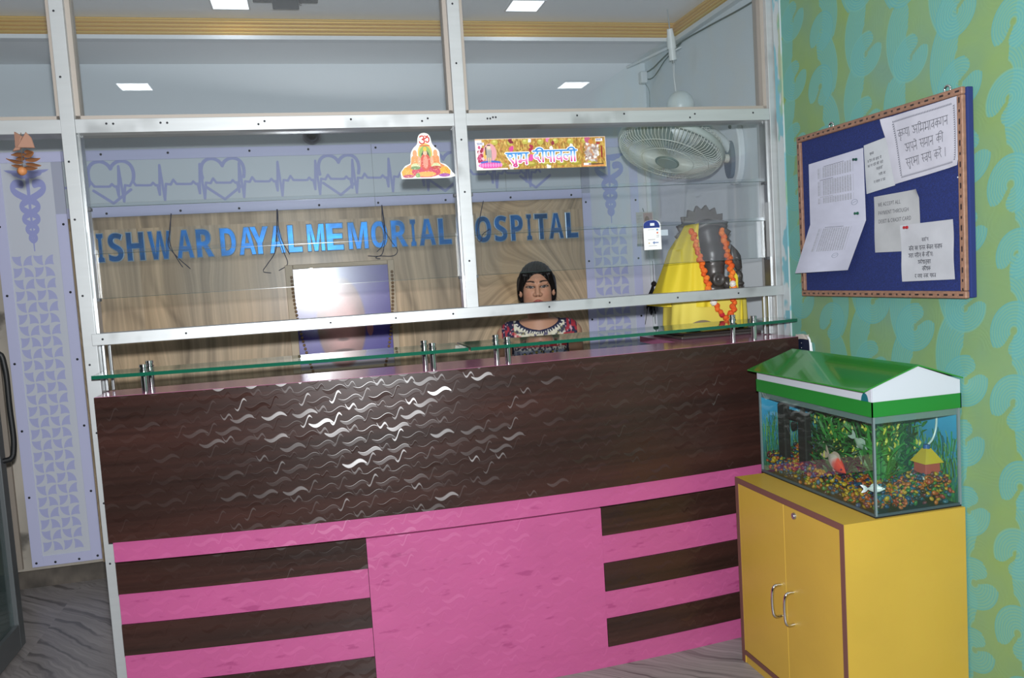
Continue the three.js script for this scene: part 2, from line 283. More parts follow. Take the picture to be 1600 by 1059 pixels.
// ---------------------------------------------------------------- aluminium and glass partition
const part1 = struct('window_1');
{
  const D = -0.1, posts = [[-2.492, -2.451], [-1.247, -1.205]];
  for (const [a, b] of posts) part('post', bx(a, b, a < -2 ? 0 : 1.28, 2.5, D, 0, 0.0015), M.alu, part1);
  part('jamb', bx(-0.03, 0.0, 0, 2.5, D, -0.002, 0.0015), M.alu, part1);
  part('header', bx(-2.451, -1.247, 1.928, 1.971, D, -0.003, 0.0015), M.alu, part1);
  part('header', bx(-1.205, -0.03, 1.928, 1.971, D, -0.003, 0.0015), M.alu, part1);
  part('header', bx(-4.6, -2.492, 1.928, 1.971, D, -0.003, 0.0015), M.alu, part1);
  part('sill_rail', bx(-2.462, 0.0, 1.26, 1.297, -0.07, 0.012, 0.0015), M.alu, part1);
  part('top_rail', bx(-4.6, 0, 2.46, 2.5, D, -0.003), M.alu, part1);
  // beige glazing beads round the three upper panes
  for (const [a, b] of [[-2.451, -1.247], [-1.205, -0.03], [-4.6, -2.492]]) {
    for (const g of [bx(a, a + 0.014, 1.971, 2.46, -0.075, -0.022), bx(b - 0.014, b, 1.971, 2.46, -0.075, -0.022), bx(a, b, 1.971, 1.985, -0.075, -0.022), bx(a, b, 2.446, 2.46, -0.075, -0.022)]) part('glazing_bead', g, M.aluBeige, part1);
    part('glass_pane', bx(a + 0.006, b - 0.006, 1.976, 2.456, -0.05, -0.045), M.glass, part1);
  }
  // lower bays: three overlapping sliding panes each, in stepped channels
  for (const [a, b] of [[-2.451, -1.247], [-1.205, -0.03]]) {
    for (const [y0, y1, z] of [[1.702, 1.94, -0.046], [1.552, 1.714, -0.056], [1.408, 1.564, -0.066]]) {
      const pane = part('glass_pane', bx(a + 0.004, b - 0.004, y0, y1, z - 0.0022, z + 0.0022), M.glass, part1);
      part('polished_edge', bx(a + 0.004, b - 0.004, y0 - 0.0012, y0, z - 0.0024, z + 0.0024), M.glassEdge, pane);
    }
    for (const x of [a, b]) {
      const s = x === a ? 1 : -1, g = (q, w, y0, y1, z0, z1) => bx(Math.min(x + s * q, x + s * (q + w)), Math.max(x + s * q, x + s * (q + w)), y0, y1, z0, z1);
      part('channel', g(0, 0.005, 1.297, 1.93, -0.074, -0.03), M.steel, part1);
      part('channel', g(0.0, 0.006, 1.41, 1.62, -0.05, -0.026), M.alu, part1);
      for (const y of [1.405, 1.695]) part('pane_clip', g(0, 0.013, y - 0.006, y + 0.004, -0.062, -0.036), M.greyDark, part1);
    }
  }
  for (const x of [-2.446, -0.034]) for (const k of [0, 0.017]) part('channel', bx(x + (x < -1 ? k : -k) - 0.0045, x + (x < -1 ? k : -k) + 0.0045, 1.107, 1.26, -0.062 - k * 0.4, -0.05 - k * 0.4, 0.002), M.steel, part1);
  const sc = [], dome = (x, y, z) => { const g = new THREE.SphereGeometry(0.0035, 8, 6); g.scale(1, 1, 0.5); g.translate(x, y, z); sc.push(g); };
  for (const x of [-2.36, -2.2, -1.9, -1.6, -1.36, -1.13, -1.12, -0.8, -0.62, -0.36, -0.1]) { dome(x, 1.94 + hash2(x * 100, 3) * 0.02, -0.002); if (hash2(x * 91, 5) > 0.4) dome(x + 0.02, 1.955, -0.002); }
  for (const x of [-2.43, -2.18, -1.72, -1.5, -1.3, -0.95, -0.72, -0.45, -0.2]) dome(x, 1.279, 0.013);
  for (const y of [0.55, 0.75, 0.98, 1.2, 1.42, 1.66, 1.84, 2.1, 2.3]) { dome(-2.478, y, 0.001); if (y > 1.3) dome(-1.228, y + 0.04, 0.001); }
  part('screws', join(sc), M.screw, part1).userData.kind = 'stuff';
}
// open glass door on the far left
{
  const d = struct('door_1'), mt = S(0x6f7375, { roughness: 0.4, metalness: 0.5 });
  d.position.set(-3.055, 0, -0.06);
  part('stile', bx(-0.02, 0.02, 0.012, 1.92, -0.79, -0.735, 0.003), mt, d); part('stile', bx(-0.02, 0.02, 0.012, 1.92, -0.055, 0, 0.003), mt, d);
  part('rail', bx(-0.019, 0.019, 0.012, 0.11, -0.735, -0.055), mt, d); part('rail', bx(-0.019, 0.019, 1.84, 1.92, -0.735, -0.055), mt, d);
  part('glass_pane', bx(-0.003, 0.003, 0.11, 1.84, -0.735, -0.055), P(0xa9bcbb, { transmission: 0.85, roughness: 0.02 }), d);
  part('door_handle', tube([[0.02, 1.22, -0.762], [0.05, 1.215, -0.762], [0.062, 1.16, -0.764], [0.062, 1.0, -0.768], [0.062, 0.84, -0.768], [0.05, 0.79, -0.765], [0.02, 0.782, -0.762]], 0.011, 40, 8), M.dark, d);
}

// ---------------------------------------------------------------- reception counter
const zf = (x) => 0.2 - 0.1 * ((x + 1.2) / 1.25) ** 2;
const curve = (x0, x1, off, n = 28) => Array.from({ length: n + 1 }, (_, i) => { const x = lerp(x0, x1, i / n); return [x, zf(x) + off]; });
const slab = (x0, x1, y0, y1, front, back, n = 28) => plan([...curve(x0, x1, front, n), ...curve(x0, x1, back, n).reverse()], y0, y1);
{
  const t = thing('reception_counter', 'long bowed reception counter in dark brown and pink embossed laminate under the glass window', 'counter');
  part('upper_panel', slab(-2.452, -0.014, 0.645, 1.104, 0, -0.02), M.brown, t, 'dark brown embossed upper front panel');
  part('top_band', slab(-2.442, -0.002, 0.578, 0.644, -0.012, -0.03), M.pink, t, 'pink band below the brown panel');
  part('center_panel', slab(-1.665, -0.857, 0.072, 0.574, -0.008, -0.03), M.pink, t, 'plain pink middle panel');
  for (const [a, b] of [[-2.44, -1.6665], [-0.8555, -0.002]]) {
    for (const y of [0.475, 0.275, 0.075]) part('brown_stripe', slab(a, b, y, y + 0.1, -0.007, -0.03, 14), M.brown, t);
    for (const y of [0.376, 0.176]) part('pink_stripe', slab(a, b, y, y + 0.098, -0.012, -0.03, 14), M.pink, t);
  }
  part('kick_band', slab(-2.44, -0.002, 0.0, 0.0715, -0.011, -0.03), M.pink, t);
  part('carcass', plan([...curve(-2.405, -0.004, -0.031, 16), [-0.004, -0.05], [-2.405, -0.05]], 0.005, 1.08), S(0x2b2321, { roughness: 0.8 }), t);
  const top = [...curve(-2.45, -0.014, -0.0005), [-0.014, -0.45], [-0.42, -0.45], [-0.43, -0.07], [-2.445, -0.07]];
  const hole = plan(top, 1.0805, 1.105);
  part('counter_top', hole, M.pinkTop, t, 'smooth pink counter top');
  part('ledge_bracket', bx(-0.36, -0.33, 0.9, 1.08, -0.44, -0.06), S(0x3a2a25), t);
}
// two raised glass shelves on chrome standoffs
function glassShelf(x0, x1, pairs, label) {
  const t = thing('glass_shelf', label, 'shelf', [0, 0, 0]);
  const pts = [...curve(x0, x1, 0.02, 16), [x1, -0.045], [x0, -0.045]];
  const s = new THREE.Shape(pts.map(([x, z]) => new THREE.Vector2(x, -z)));
  const g = new THREE.ExtrudeGeometry(s, { depth: 0.011, bevelEnabled: false }); g.rotateX(-Math.PI / 2); g.translate(0, 1.163, 0);
  part('glass_sheet', g, [M.glassTop, P(0x14523f, { roughness: 0.1, side: THREE.DoubleSide })], t);
  for (const x of pairs) for (const [dz, dx] of [[zf(x) - 0.045, 0.004], [zf(x) - 0.19, -0.004]]) {
    const st = part('standoff', join([rod([x + dx, 1.105, dz], [x + dx, 1.186, dz], 0.0105, 0.0105, 20)]), M.chrome, t);
    part('cap', join([rod([x + dx, 1.1745, dz], [x + dx, 1.179, dz], 0.0135, 0.0135, 20), rod([x + dx, 1.186, dz], [x + dx, 1.194, dz], 0.0128, 0.0115, 20)]), M.chrome, st);
  }
}
glassShelf(-2.448, -1.292, [-2.31, -1.405], 'left green edged glass shelf raised on chrome standoffs above the pink counter top');
glassShelf(-1.284, -0.03, [-1.15, -0.19], 'right green edged glass shelf raised on chrome standoffs, below the draped statue');

// ---------------------------------------------------------------- printed wall panels round the sign
const blade = (c) => { c.beginPath(); c.moveTo(-0.44, -0.44); c.quadraticCurveTo(0, -0.31, 0.45, -0.45); c.bezierCurveTo(0.42, 0.06, 0.06, 0.42, -0.45, 0.45); c.quadraticCurveTo(-0.31, 0, -0.44, -0.44); c.fill(); };
function blades(c, x, y, cols, rows, sx, sy) { for (let i = 0; i < cols; i++) for (let j = 0; j < rows; j++) { c.save(); c.translate(x + (i + 0.5) * sx, y + (j + 0.5) * sy); c.scale(sx * 0.97, sy * 0.97); c.rotate(Math.PI / 2 * [[1, 2], [0, 3]][j % 2][i % 2]); blade(c); c.restore(); } }
function caduceus(c, x, y, w, h) {   // winged staff with two snakes
  c.save(); c.translate(x, y); c.scale(w, h); c.lineCap = 'round'; c.lineJoin = 'round';
  for (const s of [-1, 1]) { c.save(); c.scale(s, 1); c.beginPath(); c.moveTo(0.02, 0.05); c.quadraticCurveTo(0.25, 0.03, 0.5, 0.03); c.quadraticCurveTo(0.4, 0.07, 0.34, 0.07); c.quadraticCurveTo(0.3, 0.11, 0.24, 0.105); c.quadraticCurveTo(0.14, 0.15, 0.02, 0.125); c.fill(); c.restore(); }
  c.beginPath(); c.moveTo(-0.045, 0.05); c.lineTo(0.045, 0.05); c.lineTo(0.012, 1); c.lineTo(-0.012, 1); c.fill();
  const key = [[0.2, 0.14], [0.185, 0.27], [0.225, 0.36], [0.285, 0.33], [0.345, 0.15], [0.385, 0], [0.435, -0.18], [0.49, -0.2], [0.545, 0], [0.59, 0.16], [0.635, 0.17], [0.68, 0], [0.72, -0.12], [0.755, -0.12], [0.795, 0], [0.83, 0.08], [0.865, 0.06], [0.9, -0.06]];
  for (const s of [-1, 1]) for (let k = 1; k < key.length; k++) { const P = key.map(([b, a]) => [s * a, b]); c.lineWidth = lerp(0.1, 0.055, k / key.length); const a = P[k - 1], b = P[k], m0 = k > 1 ? [(a[0] + P[k - 2][0]) / 2, (a[1] + P[k - 2][1]) / 2] : a, m1 = [(a[0] + b[0]) / 2, (a[1] + b[1]) / 2]; c.beginPath(); c.moveTo(...m0); c.quadraticCurveTo(a[0], a[1], m1[0], m1[1]); c.stroke(); }
  c.restore();
}
const legPrint = (side) => canvas(256, 2048, (c, w, h) => {   // covers 0.22 x 1.96 m, from the top down
  c.fillStyle = '#cdd1dc'; c.fillRect(0, 0, w, h); c.fillStyle = c.strokeStyle = '#a0a5d8';
  const m = h / 1.96; caduceus(c, w * 0.5, 0.022 * m, 0.222 * m, 0.41 * m); c.fillStyle = '#b2b6de'; blades(c, 0.004 * m, 0.448 * m, 4, 26, 0.0525 * m, 0.0575 * m);
});
const borderMat = S(0xc6c8e8, { roughness: 0.35 });
function screwDots(list, z) { return join(list.map(([x, y]) => { const g = new THREE.SphereGeometry(0.006, 10, 6); g.scale(1, 1, 0.55); g.translate(x, y, z); return g; })); }
function legPanel(x0, x1, y0, yb, print, label, innerLeft) {
  const t = thing('wall_panel', label, 'wall panel', [0, 0, 0], 'printed panels framing the stone sign wall'), z = ZB + 0.013, b = 0.05, yt = 2.137;
  part('backing', bx(x0 + 0.001, x1 - 0.001, y0, yt, z, z + 0.006), S(0xaeb2c4, { roughness: 0.35 }), t);
  const pr = new THREE.PlaneGeometry(x1 - x0 - 2 * b, yt - y0 - 2 * b); pr.translate((x0 + x1) / 2, (y0 + yt) / 2, z + 0.0068);
  part('print', pr, S(0xffffff, { map: tex(print), roughness: 0.32 }), t, 'pale sheet with lilac winged staff and fan blade pattern');
  const outer = innerLeft ? [x1 - b, x1] : [x0, x0 + b], inner = innerLeft ? [x0, x0 + b] : [x1 - b, x1];
  part('border', bx(...outer, y0, yt, z + 0.006, z + 0.0105, 0.001), borderMat, t); part('border', bx(...inner, y0, 1.835, z + 0.006, z + 0.0105, 0.001), borderMat, t);
  part('border', bx(x0 + b, x1 - b, y0, y0 + b, z + 0.006, z + 0.0105, 0.001), borderMat, t); part('border', bx(innerLeft ? x0 : x0 + b, innerLeft ? x1 - b : x1, yt - b, yt, z + 0.006, z + 0.0105, 0.001), borderMat, t);
  const dots = []; for (const x of [x0 + 0.02, x1 - 0.02]) for (let k = 0; k < 7; k++) { const y = lerp(y0 + 0.02, yt - 0.02, k / 6); if (y < 1.83 || (x === x0 + 0.02) !== innerLeft) dots.push([x, y]); }
  for (const k of [0.33, 0.67]) dots.push([lerp(x0, x1, k), y0 + 0.015]);
  part('screws', screwDots(dots, z + 0.0115), M.screw, t);
}
legPanel(-3.225, -2.905, 0.105, 0, legPrint(0), 'tall lilac printed wall panel left of the partition post, seen through the open doorway', false);
legPanel(-0.255, 0.085, 0.105, 0, legPrint(1), 'tall lilac printed wall panel behind the payment card, right of the stone sign wall', true);
{
  const t = thing('wall_panel', 'long horizontal printed panel with heart outlines and a pulse line above the blue sign letters', 'wall panel', [0, 0, 0]), z = ZB + 0.013, x0 = -2.904, x1 = -0.256, y0 = 1.81, y1 = 2.137;
  part('backing', bx(x0, x1, y0, y1, z, z + 0.006), S(0xaeb4c2, { roughness: 0.35 }), t);
  const c = canvas(2048, 180, (g, w, h) => {
    g.fillStyle = '#ccd5dc'; g.fillRect(0, 0, w, h); const m = w / (x1 - x0), X = (x) => (x - x0) * m, Y = (y) => (2.087 - y) * m; g.strokeStyle = '#a2a8d6'; g.lineJoin = 'round';
    const hearts = [-2.69, -2.165, -1.585, -1.03, -0.52];
    for (const q of hearts) {
      g.lineWidth = 0.017 * m; g.lineCap = 'round';
      g.beginPath(); g.moveTo(X(q - 0.1), Y(1.985)); g.bezierCurveTo(X(q - 0.125), Y(2.1), X(q - 0.02), Y(2.105), X(q), Y(2.045)); g.bezierCurveTo(X(q + 0.02), Y(2.105), X(q + 0.125), Y(2.1), X(q + 0.1), Y(1.985)); g.stroke();
      g.lineWidth = 0.014 * m; g.beginPath(); g.moveTo(X(q - 0.085), Y(1.938)); g.lineTo(X(q), Y(1.872)); g.lineTo(X(q + 0.085), Y(1.938)); g.stroke();
    }
    g.lineWidth = 0.012 * m; g.beginPath(); let first = true; const to = (x, y) => { first ? g.moveTo(X(x), Y(y)) : g.lineTo(X(x), Y(y)); first = false; };
    for (let x = -2.91; x < -0.47; x += 0.19) { const b = 1.957; to(x, b); to(x + 0.02, b); to(x + 0.03, b + 0.012); to(x + 0.042, b - 0.002); to(x + 0.05, b); to(x + 0.057, b - 0.05); to(x + 0.067, b + 0.1); to(x + 0.079, b - 0.078); to(x + 0.09, b + 0.004); to(x + 0.112, b); to(x + 0.126, b + 0.024); to(x + 0.14, b + 0.002); }
    g.stroke();
    g.strokeStyle = 'rgba(90,96,110,0.7)'; g.lineWidth = 1.2; for (const x of [-1.41, -0.69]) { g.beginPath(); g.moveTo(X(x), 0); g.lineTo(X(x), h); g.stroke(); }
  });
  const pr = new THREE.PlaneGeometry(x1 - x0, y1 - y0 - 0.1); pr.translate((x0 + x1) / 2, (y0 + y1) / 2, z + 0.0068); part('print', pr, S(0xffffff, { map: tex(c), roughness: 0.32 }), t, 'lilac hearts joined by a pulse line');
  for (const [a, b] of [[y0, y0 + 0.05], [y1 - 0.05, y1]]) for (const [u, v] of [[x0, -1.412], [-1.408, x1]]) part('border', bx(u, v, a, b, z + 0.006, z + 0.0105, 0.001), borderMat, t);
  const dots = []; for (const y of [y0 + 0.018, y1 - 0.02]) for (let k = 0; k < 8; k++) dots.push([lerp(x0 + 0.1, x1 - 0.04, (k + 0.3 * hash2(k, y * 50)) / 7.3), y]); part('screws', screwDots(dots, z + 0.0115), M.screw, t);
}

// ---------------------------------------------------------------- sign letters
{
  const font = await new FontLoader().loadAsync('fonts/droid/droid_sans_bold.typeface.json');
  const words = [['first', 'I -2.786 -2.753 S -2.737 -2.662 H -2.651 -2.565 W -2.55 -2.437 A -2.418 -2.334 R -2.324 -2.237'], ['second', 'D -2.208 -2.128 A -2.119 -2.032 Y -2.062 -1.965 A -1.968 -1.886 L -1.875 -1.8'],
    ['third', 'M -1.777 -1.685 E -1.68 -1.587 M -1.566 -1.459 O -1.446 -1.356 R -1.34 -1.249 I -1.235 -1.205 A -1.19 -1.098 L -1.086 -1.01'], ['last', 'H -0.983 -0.895 O -0.882 -0.789 S -0.775 -0.698 P -0.682 -0.608 I -0.589 -0.56 T -0.545 -0.464 A -0.462 -0.374 L -0.362 -0.288']];
  const ord = ['first', 'second', 'third', 'fourth', 'fifth', 'sixth', 'seventh', 'eighth'];
  const foil = pixels(256, 256, (u, v) => { const q = wrapFbm(u, v, 5, 3, 91, 4), k = 0.75 + 0.7 * (q - 0.45); return [22 * k, 112 * k + 10, 196 * k + 10]; });
  M.foil = P(0xffffff, { map: tex(foil, 0.35, 0.2), metalness: 0.55, roughness: 0.3 }); M.foilSide = S(0x9fb4c4, { roughness: 0.35, metalness: 0.3 });
  for (const [w, line] of words) {
    const q = line.split(' ');
    for (let i = 0; i < q.length; i += 3) {
      const g = new TextGeometry(q[i], { font, size: 0.145, depth: 0.012, curveSegments: 6, bevelEnabled: true, bevelThickness: 0.0015, bevelSize: 0.005, bevelSegments: 1 }); g.computeBoundingBox();
      const b = g.boundingBox, x0 = +q[i + 1], x1 = +q[i + 2]; g.translate(-b.min.x, -b.min.y, 0); g.scale((x1 - x0) / (b.max.x - b.min.x), 0.147 / (b.max.y - b.min.y), 1); g.translate(x0 - x0, 0, 0); meterUV(g);
      const uv = g.attributes.uv; for (let k = 0; k < uv.count; k++) uv.setXY(k, uv.getX(k) + x0, uv.getY(k));
      const m = single('sign_letter', g, [M.foil, M.foilSide], `blue foil letter ${q[i]}, ${ord[i / 3]} letter in the ${w} word of the wall sign`, 'letter', 'blue sign letters on the stone wall');
      m.position.set(x0, 1.587, ZB + 0.0135);
    }
  }
}
// loose wires hanging over the letters
function wires(list, label) { const t = thing('hanging_wire', label, 'wire', [0, 0, 0], 'loose wires over the sign'); for (const l of list) part('strand', tube(l.map(([x, y], i) => [x, y, ZB + 0.03 + 0.006 * Math.sin(i * 1.7)]), 0.0022, 30, 5), S(0x1c2140, { roughness: 0.5 }), t); }
wires([[[-2.428, 1.815], [-2.44, 1.72], [-2.455, 1.66], [-2.42, 1.6], [-2.36, 1.535]], [[-2.426, 1.815], [-2.445, 1.7], [-2.44, 1.64], [-2.41, 1.57], [-2.395, 1.545]]], 'dark blue wire pair hanging across the W of the sign');
wires([[[-1.915, 1.815], [-1.925, 1.7], [-1.94, 1.6], [-1.99, 1.53], [-2.01, 1.5], [-1.97, 1.49]], [[-1.912, 1.815], [-1.92, 1.7], [-1.9, 1.6], [-1.885, 1.53], [-1.93, 1.5]], [[-1.912, 1.81], [-1.91, 1.68], [-1.87, 1.58]]], 'dark blue wires fanning out over the last A of the second sign word');
wires([[[-1.378, 1.815], [-1.378, 1.7], [-1.34, 1.62], [-1.31, 1.57], [-1.33, 1.545], [-1.42, 1.545], [-1.43, 1.535], [-1.405, 1.532]], [[-1.378, 1.815], [-1.375, 1.68], [-1.39, 1.6], [-1.42, 1.57]], [[-1.376, 1.815], [-1.37, 1.66], [-1.38, 1.6], [-1.4, 1.55], [-1.47, 1.55]]], 'dark blue wires looping over the O and R of the third sign word');
wires([[[-0.825, 1.815], [-0.845, 1.75], [-0.87, 1.64], [-0.865, 1.595], [-0.85, 1.6], [-0.845, 1.63], [-0.8, 1.66]]], 'single dark wire curling over the O of the last sign word');

// ---------------------------------------------------------------- framed portrait on the stone wall
{
  const t = thing('portrait_poster', 'large framed purple portrait of an old man with a garland, below the sign letters', 'portrait', [-1.61, 1.24, ZB + 0.013]);
  const c = pixels(256, 256, (u, v) => {
    let r = 84, g = 74, b = 158; const bg = fbm(u * 4, v * 4, 93); r += 24 * (bg - 0.5); g += 16 * (bg - 0.5); b += 30 * (bg - 0.5);
    const dx = (u - 0.46) / 0.27, dy = (v - 0.55) / 0.47, d = Math.hypot(dx, dy), f = sstep(1.02, 0.9, d); const sh = 1 - 0.35 * sstep(0.3, 1, d) - 0.12 * fbm(u * 9, v * 9, 97);
    let q = [236 * sh, 172 * sh, 166 * sh];
    const blot = (x, y, rx, ry, k) => { const e = sstep(1.2, 0.4, Math.hypot((u - x) / rx, (v - y) / ry)); q = q.map((z) => z * (1 - k * e)); };
    blot(0.35, 0.56, 0.09, 0.03, 0.5); blot(0.58, 0.56, 0.09, 0.03, 0.5); blot(0.35, 0.5, 0.1, 0.02, 0.35); blot(0.58, 0.5, 0.1, 0.02, 0.35); blot(0.47, 0.72, 0.07, 0.02, 0.35); blot(0.47, 0.83, 0.12, 0.02, 0.45);
    const ear = sstep(1, 0.8, Math.hypot((u - 0.76) / 0.04, (v - 0.62) / 0.09)); r = lerp(r, 176, ear); g = lerp(g, 116, ear); b = lerp(b, 128, ear);
    const hair = sstep(1.02, 0.95, Math.hypot((u - 0.46) / 0.33, (v - 0.5) / 0.47)) * sstep(0.42, 0.36, v + 0.3 * Math.abs(u - 0.46)) * 0; r = lerp(r, 190, hair);
    const cloth = sstep(0.0, 0.02, v - 0.93); r = lerp(r, 180, cloth); g = lerp(g, 172, cloth); b = lerp(b, 180, cloth);
    return [lerp(r, q[0], f), lerp(g, q[1], f), lerp(b, q[2], f)];
  });
  part('backing', bx(-0.29, 0.275, -0.285, 0.285, 0, 0.012, 0.002), S(0xb9ada0, { roughness: 0.5 }), t);
  const pr = new THREE.PlaneGeometry(0.49, 0.53); pr.translate(-0.005, -0.005, 0.0135); part('print', pr, P(0xffffff, { map: tex(c), roughness: 0.24, clearcoat: 0.6, clearcoatRoughness: 0.12 }), t, 'glossy purple portrait print');
  for (const g of [bx(-0.29, -0.25, -0.285, 0.285, 0.012, 0.019, 0.003), bx(0.24, 0.275, -0.285, 0.285, 0.012, 0.019, 0.003), bx(-0.25, 0.24, 0.262, 0.285, 0.012, 0.019, 0.003), bx(-0.25, 0.24, -0.285, -0.27, 0.012, 0.019, 0.003)]) part('frame', g, S(0xb7a58c, { roughness: 0.5, metalness: 0.1 }), t);
  const gl = []; for (const s of [-1, 1]) for (let k = 0; k < 26; k++) { const v = k / 25, g = new THREE.IcosahedronGeometry(0.009, 0); g.translate(s * lerp(0.26, 0.19, v * v), lerp(0.22, -0.275, v), 0.026); gl.push(g); }
  part('garland', join(gl), S(0x8d7256, { roughness: 0.8 }), t, 'dry brown bead garland');
}

// ---------------------------------------------------------------- on the back wall and ceiling
{
  const t = thing('security_camera', 'small dark dome security camera on the back wall above the heart panel', 'camera', [-1.71, 2.19, ZB + 0.004]);
  const g = new THREE.CylinderGeometry(0.045, 0.048, 0.03, 28); g.rotateX(Math.PI / 2); g.translate(0, 0, 0.015); part('base', g, S(0xb5b2ba, { roughness: 0.45 }), t);
  const d = new THREE.SphereGeometry(0.034, 24, 14); d.translate(0, -0.004, 0.034); const h = part('dome', d, P(0x121318, { roughness: 0.08, clearcoat: 1 }), t);
  const l = new THREE.TorusGeometry(0.036, 0.005, 8, 28); l.translate(0, -0.004, 0.03); part('collar', l, S(0x8d8a94), t);
}
{
  const t = thing('ceiling_bracket', 'dark grey plate with a smaller box under it on the reception tray ceiling', 'bracket', [-1.785, HT, -0.76]);
  part('plate', bx(-0.135, 0.135, -0.03, 0, -0.12, 0.12, 0.004), M.greyDark, t); part('box', bx(-0.055, 0.055, -0.055, -0.03, -0.125, 0.06, 0.003), M.greyDark, t);
  const g = new THREE.SphereGeometry(0.006, 8, 6); g.translate(0.062, -0.036, -0.11); part('bolt', g, M.chrome, t);
}
{
  const t = thing('globe_lamp', 'white globe lamp hanging on a thin cord by the gilded cornice corner', 'lamp', [0.06, 2.19, -1.0]);
  const g = new THREE.SphereGeometry(0.068, 32, 20); g.scale(1, 1.05, 1); g.translate(0.023, 0.0, 0); part('globe', g, S(0xd4dcdc, { roughness: 0.35 }), t);
  part('cord', join([tube([[0.0, 0.21, 0], [-0.002, 0.14, 0], [0.002, 0.068, 0]], 0.0022, 12, 5), tube([[-0.006, 0.21, 0], [-0.008, 0.14, 0.003], [-0.002, 0.067, 0.003]], 0.0018, 12, 5)]), M.white, t);
  const hld = part('holder', join([rod([-0.022, 0.33, 0.02], [-0.014, 0.275, 0.01], 0.02, 0.022, 18), rod([-0.014, 0.278, 0.01], [-0.006, 0.222, 0], 0.017, 0.019, 18), rod([-0.03, 0.365, 0.03], [-0.022, 0.33, 0.02], 0.014, 0.018, 14)]), S(0xe1e4e4, { roughness: 0.4 }), t);
  part('ferrule', rod([-0.006, 0.224, 0], [-0.002, 0.205, 0], 0.0085, 0.0075, 12), M.chrome, t); part('wing', rod([-0.012, 0.262, 0.01], [0.04, 0.285, 0.0], 0.006, 0.004, 8), M.white, t);
  part('stem', rod([-0.03, 0.365, 0.03], [-0.04, 0.458, 0.035], 0.003, 0.003, 8), S(0x9aa0a2), t);
}
{
  const t = thing('wall_cable', 'thin dark cable and small white junction box high on the right reception wall', 'cable', [0, 0, 0]), x = XR - 0.006;
  part('wire', tube([[x, 2.505, -0.2], [x, 2.508, -0.5], [x, 2.525, -0.83], [x, 2.535, -1.15], [x, 2.512, -1.38], [0.155, 2.49, -1.5], [0.12, 2.475, -1.52]], 0.004, 40, 6), S(0x55534f), t);
  part('wire', tube([[x, 2.53, -1.13], [x, 2.5, -1.32], [0.15, 2.44, -1.5], [0.11, 2.45, -1.51], [0.1, 2.48, -1.515], [0.12, 2.47, -1.52]], 0.003, 30, 6), S(0x3b3a3a), t);
  part('wire', tube([[0.125, 2.42, -1.52], [0.15, 2.39, -1.53], [0.155, 2.3, -1.54], [0.158, 2.0, -1.55]], 0.0022, 24, 5), S(0x8a8f90), t);
  part('junction_box', bx(0.095, 0.135, 2.42, 2.485, -1.545, -1.5, 0.008), M.white, t);
  part('conduit', rod([0.04, 2.52, -1.56], [0.168, 2.545, -1.2], 0.008, 0.008, 10), M.white, t);
}
part('cable_casing', bx(0.14, 0.158, 0.9, 2.02, ZB, ZB + 0.015, 0.002), M.white, wallBack);
{
  const c = canvas(128, 256, (g, w, h) => { g.fillStyle = '#b9b3b0'; g.fillRect(0, 0, w, h); g.fillStyle = '#a88988'; g.fillRect(w * 0.42, 8, w * 0.52, h * 0.46); g.fillStyle = '#7a5754'; g.beginPath(); g.ellipse(w * 0.62, h * 0.27, 18, 36, 0, 0, 7); g.fill(); g.fillStyle = '#8d8986'; for (let i = 0; i < 9; i++) for (let j = 0; j < 3; j++) { g.fillRect(8 + i * 13, h * 0.58 + j * 22, 4, 16); } g.fillRect(6, h * 0.1, 36, 3); g.fillRect(6, h * 0.2, 36, 3); for (let j = 0; j < 8; j++) g.fillRect(8, h * 0.14 + j * 9, 26 - (j % 3) * 5, 2); });
  const t = thing('wall_calendar', 'small pink and grey hanging calendar in the far right corner of the reception', 'calendar', [0.115, 1.622, ZB + 0.024]);
  const g = sheet((u, v) => [(u - 0.5) * 0.105, (v - 0.5) * 0.185, 0.004 * Math.sin(v * 3) + 0.003 * u], 6, 8); part('page', g, S(0xffffff, { map: tex(c), side: THREE.DoubleSide, roughness: 0.6 }), t);
  part('metal_strip', bx(-0.054, 0.054, -0.102, -0.088, -0.004, 0.004), M.steel, t); part('hanger', rod([0, 0.09, -0.004], [0, 0.115, -0.02], 0.002), M.dark, t);
}
{
  const t = thing('thread_tassel', 'tangle of black threads hanging beside the yellow draped statue', 'tassel', [0.135, 1.27, ZB + 0.045]), r = rng(44), L = [], K = [];
  for (let k = 0; k < 26; k++) { const a = r() * 6.28, q = 0.008 + 0.022 * r(), l = 0.06 + 0.1 * r(); L.push(tube([[0.01, 0.05, 0], [Math.cos(a) * q * 0.4 - 0.004, 0.0, Math.sin(a) * q * 0.4], [Math.cos(a) * q - 0.016, -l * 0.6, Math.sin(a) * q], [Math.cos(a) * q * 1.2 - 0.02, -l, Math.sin(a) * q]], 0.0022, 10, 4)); }
  for (const s of [-0.058, 0.006]) L.push(tube([[0, 0.0, 0], [s * 0.6, -0.1, 0], [s, -0.2, 0]], 0.0018, 12, 4));
  part('threads', join(L), S(0x151313, { roughness: 0.9 }), t); part('knot', new THREE.IcosahedronGeometry(0.016, 1).translate(0.008, 0.03, 0), S(0x1d1514, { roughness: 0.9 }), t);
  part('cord', rod([0.008, 0.04, 0], [0.016, 0.16, -0.02], 0.0015), S(0x1d1514), t); part('nail', rod([0.016, 0.16, -0.02], [0.016, 0.165, -0.046], 0.002), M.steel, t);
}

